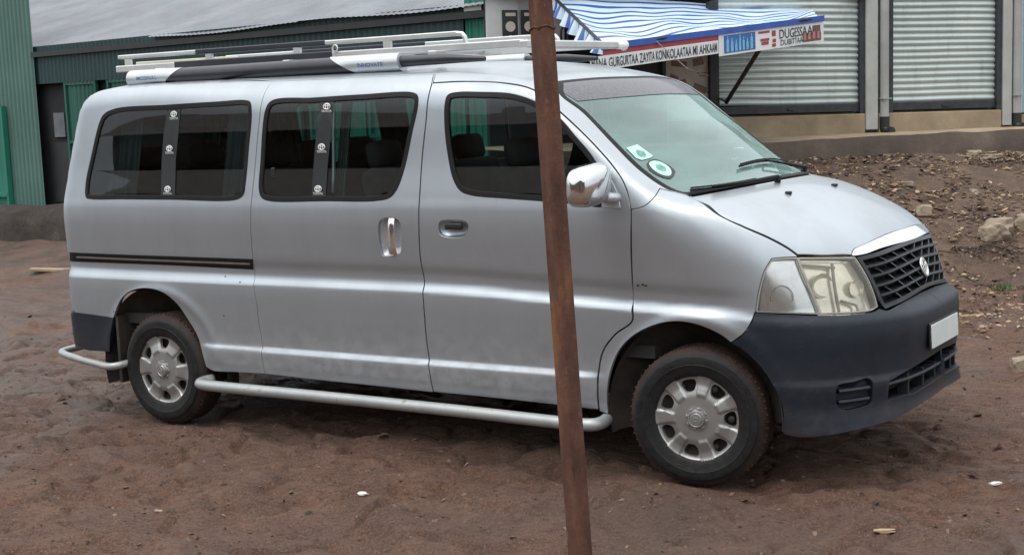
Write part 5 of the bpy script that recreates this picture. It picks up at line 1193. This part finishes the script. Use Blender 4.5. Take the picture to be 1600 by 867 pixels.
m = MB(); slab(m, 1.60, 1.78, -.10, -.085, 2.71, 2.95); lb(m, 'notice_board', M['banner_white'], sb)
m = MB(); slab(m, .02, 7.5, .31, 3.0, 1.0, 4.0); lb(m, 'back_wall', M['dark_opening'], sb)
stp = bpy.data.objects.new('concrete_step', None); COL.objects.link(stp); SFm = Frame(SF, SD, .02); stp.matrix_world = SFm.M @ Matrix.Translation((1.5, .2, 1.0)); stp['_at'] = [1.5, .2, 1.0]; tag(stp, 'long stained concrete step running below the roller shutters', 'step')
m = MB(); xs = np.linspace(-3.2, 9, 120); rows = []
for y_, z_ in ((.0, .7), (.0, .95), (.005, 1.14), (.03, 1.235)): rows.append([(x, y_+.03*fbm(np.array([x*1.5]), np.array([z_*4.]), 4, 33)[0], z_+(.018*fbm(np.array([x*2.2]), np.array([1.]), 3, 37)[0] if z_ > 1.1 else 0)) for x in xs])
m.grid(rows); lb(m, 'riser', M['dirty_concrete'], stp, True)
m = MB(); rows2 = [rows[-1], [(x, .12, 1.252+.01*fbm(np.array([x*2.]), np.array([2.]), 3, 39)[0]) for x in xs], [(x, 1.8, 1.262) for x in xs]]; m.grid(rows2); lb(m, 'tread', M['concrete'], stp, True)
# ------------------------------------------------ oil stall with its awning
ks = RF.root('market_stall', (-1.3, .4, 1.2), 'dark open stall with posters under the striped awning', 'stall')
m = MB(); slab(m, -2.25, .0, .95, 1.05, 1.0, 3.4); slab(m, -2.25, .0, -.05, .95, .9, 1.15); slab(m, -2.25, 0, -.0, 1.05, 3.4, 3.5); lb(m, 'back_wall', M['dark_opening'], ks)
m = MB(); slab(m, -2.33, -1.98, .66, .72, 2.34, 3.1); slab(m, -1.98, -1.45, .70, .74, 2.38, 3.1); [lb(q, 'side_panel', M['pale_paint'], ks) for q in m.pieces()]
for i, x in enumerate((-2.08, -1.87)):
    m = MB(); slab(m, x-.085, x+.085, .640, .656, 2.40, 2.72); po = lb(m, 'poster', M['black_steel'], ks)
    m = MB(); m.tube([(x, .636, 2.545), (x, .631, 2.545)], .055, 20); m.tube([(x, .637, 2.43), (x, .633, 2.43)], .025, 12); slab(m, x-.05, x+.06, .634, .639, 2.655, 2.69); [lb(q, 'poster_disc', M['poster_paper'], po) for q in m.pieces()]
m = MB(); slab(m, -.60, -.085, -.01, .02, 1.5, 2.35); pb = lb(m, 'poster_board', M['poster_paper'], ks)
m = MB()
for (x, z, w_, h_, r_) in ((-.48, 1.96, .10, .05, .4), (-.40, 1.90, .12, .06, -.3), (-.18, 1.84, .16, .07, .35), (-.16, 2.0, .10, .015, 0), (-.15, 1.97, .08, .012, 0), (-.16, 1.70, .12, .05, .2), (-.45, 1.78, .08, .09, .3), (-.42, 2.1, .18, .06, .1), (-.2, 2.12, .12, .08, -.2)):
    m.box((x, -.013, z), (w_, .004, h_), rot=Matrix.Rotation(r_, 3, 'Y'), bev=.0018)
[lb(q, 'poster_picture', M['poster_print'], pb) for q in m.pieces()]
m = MB(); slab(m, -.62, -.58, -.03, .05, 1.2, 2.6); slab(m, -.085, .0, -.06, .03, 1.2, 2.75, bev=.006); slab(m, -1.05, -.62, .02, .05, 1.2, 2.5); [lb(q, 'post', M['black_steel'], ks) for q in m.pieces()]
def line3(P0, P1): return [tuple(P0[i]+(P1[i]-P0[i])*k/12 for i in range(3)) for k in range(13)]
# stock hanging in the dark of the stall
proto = None
for i in range(11):
    x = -1.62+.105*i+.02*math.sin(i*2.1); z = 2.43+.07*math.sin(i*1.7); y_ = .30-.05*(i % 3)
    if proto is None:
        m = MB(); m.tube([(.040*math.cos(a), 0, .095*math.sin(a)-.095) for a in np.linspace(0, 6.283, 22, endpoint=False)], .013, 8, closed=True); m.tube([(0, 0, 0), (0, 0, .12)], .004, 6); proto = m.build('drive_belt', M['pvc_black'], None, True); o = proto
    else: o = proto.copy(); COL.objects.link(o)
    o.matrix_world = RF.M @ Matrix.Translation((x, y_, z+.10)) @ Matrix.Rotation(.5*math.sin(i*3.3), 4, 'Z')
    tag(o, 'black looped belt hanging in the dark stall beside the striped awning', 'belt', 'belts hanging in the stall')
aw = empty('awning', (-3.9, 7.6, 2.4)); tag(aw, 'blue and white striped tarpaulin awning sagging over the stall', 'awning')
def wl(m, name, mat, parent, smooth=False, angle=None):
    o = m.build(name, mat, None, smooth, angle); o.parent = parent; o.matrix_parent_inverse = Matrix.Translation(-parent.location) if parent.type == 'EMPTY' else Matrix.Identity(4); return o
Aa, Ba, Ca, Da = (np.array(q) for q in ((-3.405, 5.432, 2.227), (-2.423, 8.142, 2.468), (-3.10, 9.35, 2.62), (-5.25, 7.60, 2.89)))
nu, nv = 60, 40; V = []; UV = []
for i in range(nu+1):
    for j in range(nv+1):
        u_, v_ = i/nu, j/nv; p = (Aa*(1-u_)+Ba*u_)*(1-v_)+(Da*(1-u_)+Ca*u_)*v_
        sag = -.07*math.sin(math.pi*u_)*math.sin(math.pi*min(1, v_*1.0))-.03*math.sin(math.pi*v_)*math.sin(3*math.pi*u_+.5)
        rip = .026*math.sin(17*u_+6*v_)*(1-v_)*min(1, v_*8)+.016*math.sin(31*u_-9*v_)*v_*(1-v_)*2+.012*fbm(np.array([u_*6]), np.array([v_*8]), 3, 61)[0]
        V.append(tuple(p+np.array([0, 0, sag+rip]))); UV.append((u_, v_+.02*math.sin(u_*7)))
Fq = [(i*(nv+1)+j, (i+1)*(nv+1)+j, (i+1)*(nv+1)+j+1, i*(nv+1)+j+1) for i in range(nu) for j in range(nv)]
me = bpy.data.meshes.new('tarpaulin'); me.from_pydata(V, [], Fq); uvl = me.uv_layers.new(); uvl.data.foreach_set('uv', [c_ for l_ in me.loops for c_ in UV[l_.vertex_index]]); me.materials.append(M['striped_tarp']); me.polygons.foreach_set('use_smooth', [True]*len(Fq))
tp = bpy.data.objects.new('tarpaulin', me); COL.objects.link(tp); tp.parent = aw; tp.matrix_parent_inverse = Matrix.Translation(-aw.location)
# left end flap hanging down in folds, and the strip that runs on behind the post
V = []; UV = []; nu2, nv2 = 44, 8
for i in range(nu2+1):
    for j in range(nv2+1):
        u_, v_ = i/nu2, j/nv2; p = Da*(1-u_)+Aa*u_; V.append(tuple(p+np.array([.03*math.sin(u_*46)*v_-.05*v_, .04*math.sin(u_*46+1)*v_, -.15*v_*(.55+.45*math.sin(u_*3.1))]))); UV.append((v_*.2, 1-u_*1.15))
Fq = [(i*(nv2+1)+j, (i+1)*(nv2+1)+j, (i+1)*(nv2+1)+j+1, i*(nv2+1)+j+1) for i in range(nu2) for j in range(nv2)]
base = len(V); E0, E1 = np.array([-6.05, 6.95, 2.90]), np.array([-5.20, 7.45, 2.86])
for i in range(21):
    for j in range(5): u_, v_ = i/20, j/4; p = E0*(1-u_)+E1*u_; V.append(tuple(p+np.array([-.2*v_, .3*v_, .16*v_+.02*math.sin(u_*30)*(1-v_)]))); UV.append((v_*.3, u_*1.1))
Fq += [(base+i*5+j, base+(i+1)*5+j, base+(i+1)*5+j+1, base+i*5+j+1) for i in range(20) for j in range(4)]
me = bpy.data.meshes.new('side_flap'); me.from_pydata(V, [], Fq); uvl = me.uv_layers.new(); uvl.data.foreach_set('uv', [c_ for l_ in me.loops for c_ in UV[l_.vertex_index]]); me.materials.append(M['striped_tarp']); me.polygons.foreach_set('use_smooth', [True]*len(Fq))
fl = bpy.data.objects.new('side_flap', me); COL.objects.link(fl); fl.parent = aw; fl.matrix_parent_inverse = Matrix.Translation(-aw.location)
AX = (Ba-Aa); LEN = np.linalg.norm(AX); AX = AX/LEN; VN = np.cross(AX, [0, 0, 1.]); VN /= np.linalg.norm(VN); VU = np.cross(VN, AX)
if VU[2] < 0: VU = -VU
if VN @ np.array([2.866+3, -5.932-7, 0]) < 0: VN = -VN
def vp(t_, h_, n_=0.): return Aa+AX*LEN*t_+np.array([0, 0, 1.])*h_+VN*(n_+.012*math.sin(t_*19)+.008*math.sin(t_*47))
def vstrip(m, t0, t1, h0, h1, n_, k=60, mi=0): m.grid([[vp(t0+(t1-t0)*i/k, h0, n_) for i in range(k+1)], [vp(t0+(t1-t0)*i/k, h1, n_) for i in range(k+1)]], mi)
m = MB(); vstrip(m, -.02, 1.0, -.035, .022, .024); wl(m, 'tarp_hem', M['tarp_blue'], aw, True)
m = MB(); vstrip(m, -.01, .487, -.085, -.033, .008); wl(m, 'red_valance', M['banner_red'], aw, True)
b1 = MB(); vstrip(b1, -.06, .487, -.205, -.083, .010); b1 = wl(b1, 'lettered_banner', M['banner_white'], aw, True)
def lettering(body, t0, t1, h0, h1, n_, name, mat, parent, bold=.0):
    tv, tf = text_mesh(body, 1., 1., 0., bold); lo = tv.min(0); hi = tv.max(0); m = MB()
    m.add([vp(t0+(t1-t0)*(q[0]-lo[0])/(hi[0]-lo[0]), h0+(h1-h0)*(q[1]-lo[1])/(hi[1]-lo[1]), n_) for q in tv], tf); return wl(m, name, mat, parent)
lettering("MANA GURGURTAA ZAYITA KONKOLAATAA MI AHKAAM", -.055, .478, -.190, -.104, .014, 'banner_lettering', M['banner_ink'], b1, .012)
b2 = MB(); vstrip(b2, .489, 1.0, -.235, -.035, .010); b2 = wl(b2, 'picture_banner', M['banner_white'], aw, True)
m = MB(); vstrip(m, .515, .66, -.215, -.050, .013, 10); wl(m, 'blue_picture', M['banner_blue'], b2)
m = MB()
for i in range(7):
    t0 = .525+.019*i; h_ = -.06-.02*(i % 3); vstrip(m, t0, t0+.011, -.205, h_-.035, .015, 2); vstrip(m, t0+.003, t0+.008, h_-.035, h_, .015, 2)
[wl(q, 'bottle_picture', M['banner_cyan'], b2) for q in m.pieces()]
m = MB()
for (t0, t1, h0, h1) in ((.672, .722, -.075, -.055), (.680, .720, -.150, -.125), (.684, .716, -.185, -.155), (.735, .756, -.115, -.062), (.738, .757, -.175, -.140), (.736, .756, -.215, -.185)): vstrip(m, t0, t1, h0, h1, .014, 4)
[wl(q, 'red_picture', M['banner_red'], b2) for q in m.pieces()]
m = MB(); vstrip(m, .90, .985, -.215, -.135, .013, 8); vstrip(m, .945, .982, -.135, -.065, .013, 6); [wl(q, 'brown_picture', M['banner_brown'], b2) for q in m.pieces()]
m = MB()
for t0 in (.905, .925, .945, .965): vstrip(m, t0, t0+.011, -.195, -.125, .0155, 2)
[wl(q, 'pink_picture', M['banner_pink'], b2) for q in m.pieces()]
lettering("DUGESSAA", .775, .945, -.150, -.060, .0165, 'banner_lettering', M['banner_ink'], b2, .004)
lettering("DUBITTAA", .780, .90, -.215, -.160, .0165, 'banner_lettering', M['banner_ink'], b2, .004)
m = MB(); m.tube([vp(0, .0), vp(.5, -.0), vp(1., .0)], .016, 8); m.tube([(-2.763, 7.398, 2.20), (-3.661, 8.543, 1.664)], .024, 10); m.tube([(-3.84, 8.44, 1.78), (-3.661, 8.543, 1.664)], .010, 8); m.tube([Aa, Da], .016, 8); [wl(q, 'strut', M['black_steel'], aw, True, 40) for q in m.pieces()]
m = MB(); m.tube([tuple(vp(.21, -.02, .03)), tuple(vp(.335, -.30, .03)), (-3.70, 8.2, 1.95)], .004, 6); wl(m, 'guy_rope', M['rope'], aw)
# ------------------------------------------------ leaning steel post in front
P0, P1 = np.array([1.281, -3.328, 2.017]), np.array([1.387, -3.428, 0.881]); dv = (P0-P1); Lp = np.linalg.norm(dv); dv /= Lp
foot = P1-dv*(P1[2]+.25)/dv[2]; head = P0+dv*1.1
m = MB(); ctr = (foot+head)/2; Ht = np.linalg.norm(head-foot); zax = Vector(dv); view = Vector((2.866-1.4, -5.932+3.5, 0)).normalized(); ang = R(31)
xa = zax.cross(view).normalized(); ya = zax.cross(xa).normalized(); xr = xa*math.cos(ang)+ya*math.sin(ang); yr_ = zax.cross(xr)
rotm = Matrix((xr, yr_, zax)).transposed()
m.box((0, 0, 0), (.0385, .0385, Ht), bev=.004); sp_ = m.build('steel_post', M['rusty_steel'], None); sp_.matrix_world = Matrix.Translation(Vector(ctr)) @ rotm.to_4x4(); tag(sp_, 'rusty brown square steel post leaning in front of the van', 'post')
m = MB(); kz = np.linalg.norm(P0-ctr)-.060
for a, b in (((-.0193, -.0193), (.0193, -.0193)), ((.0193, -.0193), (.0193, .0193)), ((.0193, .0193), (-.0193, .0193)), ((-.0193, .0193), (-.0193, -.0193))): m.tube([(a[0], a[1], kz), ((a[0]+b[0])/2, (a[1]+b[1])/2, kz+.004), (b[0], b[1], kz-.003)], .0022, 8)
o = m.build('weld_bead', M['rusty_steel'], None, True); o.parent = sp_
# ------------------------------------------------ stones and scraps
rock('boulder', (-.57, 7.47), (.20, .17, .15), 'big pale boulder lying on the littered bank at right', 'boulder', 3, rz=.5)
rock('rock', (-.36, 7.80), (.15, .12, .11), 'tan rock right behind the big boulder at the picture edge', 'rock', 8, group='rocks on the bank and mud', rz=1.2)
rock('rock', (-1.28, 7.66), (.09, .12, .07), 'tan rock just above the van bonnet on the bank', 'rock', 12, group='rocks on the bank and mud', rz=.4)
rock('rock', (.70, 3.25), (.09, .11, .06), 'flat brown rock on the mud at the right picture edge', 'rock', 15, group='rocks on the bank and mud', rz=2.)
rock('rock', (-1.20, 9.75), (.15, .09, .05), 'flat pale rock high on the bank near the step', 'rock', 21, group='rocks on the bank and mud', rz=.9)
rock('rock', (-1.45, 10.05), (.10, .07, .06), 'small pale rock closest to the concrete step', 'rock', 22, group='rocks on the bank and mud', rz=.2)
rock('rock', (-1.0, 8.35), (.06, .05, .05), 'small ochre rock midway up the bank', 'rock', 27, group='rocks on the bank and mud', rz=1.)
rock('rock', (-1.62, 8.25), (.08, .05, .04), 'low ochre rock on the bank behind the bonnet', 'rock', 29, group='rocks on the bank and mud', rz=.3)
rock('paper_scrap', (-1.29, -.84), (.030, .020, .010), 'white scrap lying on the mud below the side step', 'litter', 5, 'litter_white', rz=.2)
rock('paper_scrap', (1.18, .64), (.035, .022, .008), 'whitish scrap on the mud beyond the front wheel', 'litter', 6, 'litter_white', rz=.9)
rock('wood_chip', (.98, -.30), (.055, .022, .010), 'pale wood chip on the mud right of the steel post', 'litter', 7, 'litter_pale', rz=.4)
rock('wood_chip', (-2.05, -1.38), (.028, .010, .007), 'orange brown wood chip at lower left on the mud', 'litter', 9, 'litter_pale', rz=.1)
m = MB(); m.box((0, 0, .03), (.46, .10, .04), rot=Matrix.Rotation(R(4), 3, 'Y'), bev=.012); o = m.build('timber_offcut', M['litter_pale'], None); o.location = (-10.72, 5.27, float(gz(np.array([-10.72]), np.array([5.27]))[0])); o.rotation_euler = (0, 0, R(38)); tag(o, 'pale timber offcut on the mud left of the van', 'timber')
m = MB()
for i in range(90):
    a = random.random()*6.28; r_ = random.random()**.6*.12; h_ = .015+.03*random.random(); x, y_ = r_*math.cos(a), r_*math.sin(a); m.add([(x-.006, y_, -.01), (x+.006, y_, -.01), (0, 0, -.02), (x+.02*random.uniform(-1, 1), y_+.02*random.uniform(-1, 1), h_)], [(0, 1, 3), (0, 2, 1)])
for i, (x, y_) in enumerate(((-.30, 6.55),)):
    o = m.build('weed_tuft', M['weed'], None) if i == 0 else o.copy()
    if i: COL.objects.link(o)
    o.location = (x, y_, float(gz(np.array([x]), np.array([y_]))[0])); tag(o, 'small green weed tuft at the foot of the bank', 'weed')
m = MB()
for i in range(26):
    a = random.random()*6.28; r_ = random.random()*.35; x, y_ = r_*math.cos(a)*1.6, r_*math.sin(a); b = random.random()*3.14; L_ = .08+.14*random.random(); m.tube([(x-L_*math.cos(b), y_-L_*math.sin(b), .02+.03*random.random()), (x, y_, .05+.05*random.random()), (x+L_*math.cos(b), y_+L_*math.sin(b), .02+.03*random.random())], .006, 5)
o = m.build('brushwood', M['litter_dark'], None); o.location = (-.52, 7.05, float(gz(np.array([-.52]), np.array([7.05]))[0])); tag(o, 'small heap of dark twigs below the big boulder', 'brushwood')
# ------------------------------------------------ houses across the road (seen only as reflections in the van)
simple('mud_wall', (.17, .125, .095), .9, 0, .3, 2.); simple('tin_roof', (.16, .13, .12), .6, .2, .3, 2.); simple('old_wood', (.06, .045, .035), .8, 0, .3, 4.)
for i, (x0, x1, h_, lab) in enumerate(((-24, -9.5, 4.2, 'long brown mud walled house across the road'), (-9, 3, 4.9, 'taller brown house with a steep roof across the road'), (3.6, 16, 3.9, 'low brown house across the road at the far end'))):
    hf_ = Frame((x1, -17.), (-1, 0)); hr_ = hf_.root('street_house', ((x1-x0)/2, 3, 0), lab, 'house', 'houses across the road'); L_ = x1-x0
    m = MB(); slab(m, 0, L_, 0, 6, -.3, h_); lb(m, 'wall', M['mud_wall'], hr_)
    m = MB(); m.add([(-.4, -.9, h_-.15), (L_+.4, -.9, h_-.15), (L_+.4, 3, h_+1.3), (-.4, 3, h_+1.3), (-.4, 6.6, h_-.15), (L_+.4, 6.6, h_-.15)], [(0, 1, 2, 3), (3, 2, 5, 4)]); lb(m, 'roof', M['tin_roof'], hr_)
    for k in range(int(L_//3.2)):
        m = MB(); x_ = 1.2+3.2*k
        if k % 2: slab(m, x_, x_+1., -.04, .0, 0, 2.1); lb(m, 'door', M['old_wood'], hr_)
        else: slab(m, x_, x_+1.1, -.04, .0, 1.0, 2.1); lb(m, 'window', M['window_pane'], hr_)
# ------------------------------------------------ light and camera
world = bpy.data.worlds.new('World'); scene.world = world; world.use_nodes = True; wt_ = world.node_tree; wt_.nodes.clear()
sky = wt_.nodes.new('ShaderNodeTexSky'); sky.sky_type = 'NISHITA'; sky.sun_disc = False; sky.sun_elevation = R(62); sky.sun_rotation = R(200); sky.air_density = 1.; sky.dust_density = 4.; sky.ozone_density = 1.
hsv = wt_.nodes.new('ShaderNodeHueSaturation'); hsv.inputs['Saturation'].default_value = .5; bg = wt_.nodes.new('ShaderNodeBackground'); bg.inputs[1].default_value = .13; wo = wt_.nodes.new('ShaderNodeOutputWorld')
mixw = wt_.nodes.new('ShaderNodeMix'); mixw.data_type = 'RGBA'; mixw.inputs[0].default_value = .8; tcw = wt_.nodes.new('ShaderNodeTexCoord'); spw = wt_.nodes.new('ShaderNodeSeparateXYZ'); rmp = wt_.nodes.new('ShaderNodeValToRGB')      # a cloud layer, brighter overhead than at the horizon
wt_.links.new(tcw.outputs['Generated'], spw.inputs[0]); wt_.links.new(spw.outputs[2], rmp.inputs[0]); mulw = wt_.nodes.new('ShaderNodeVectorMath'); mulw.operation = 'SCALE'; mulw.inputs[3].default_value = 14.
rmp.color_ramp.elements[0].position = 0.; rmp.color_ramp.elements[0].color = (.345, .385, .42, 1); rmp.color_ramp.elements[1].position = .85; rmp.color_ramp.elements[1].color = (.945, .955, .955, 1)
wt_.links.new(rmp.outputs[0], mulw.inputs[0]); wt_.links.new(mulw.outputs[0], mixw.inputs[7])
wt_.links.new(sky.outputs[0], hsv.inputs['Color']); wt_.links.new(hsv.outputs[0], mixw.inputs[6]); wt_.links.new(mixw.outputs[2], bg.inputs[0]); wt_.links.new(bg.outputs[0], wo.inputs[0])
sl_ = bpy.data.lights.new('sun', 'SUN'); sl_.energy = .8; sl_.angle = R(28); sl_.color = (1, .97, .92); so_ = bpy.data.objects.new('sun', sl_); COL.objects.link(so_)
az = R(200); el = R(62); sd_ = Vector((math.sin(az)*math.cos(el), math.cos(az)*math.cos(el), math.sin(el))); so_.rotation_euler = sd_.to_track_quat('Z', 'Y').to_euler(); so_.location = (0, -10, 12)
cd = bpy.data.cameras.new('camera'); cam = bpy.data.objects.new('camera', cd); COL.objects.link(cam); scene.camera = cam; cd.sensor_width = 36; cd.lens = 2276.7/1600*36; cd.clip_end = 2000; cd.clip_start = .05
fw_, rt_, up_ = Vector((-.53852626, .8335554, -.1231863)), Vector((.84202207, .53782372, -.04176701)), Vector((-.0314374, .12621821, .99150424))
cam.matrix_world = Matrix(((rt_.x, up_.x, -fw_.x, 2.866), (rt_.y, up_.y, -fw_.y, -5.932), (rt_.z, up_.z, -fw_.z, 1.823), (0, 0, 0, 1)))
vs = scene.view_settings; vs.view_transform = 'Standard'; vs.look = 'None'; vs.exposure = .48; vs.gamma = 1.; vs.use_curve_mapping = False
scene.render.engine = 'CYCLES'; scene.cycles.max_bounces = 8; scene.cycles.transparent_max_bounces = 16; scene.cycles.use_denoising = True
for o in list(bpy.data.objects):
    if '_at' in o: del o['_at']
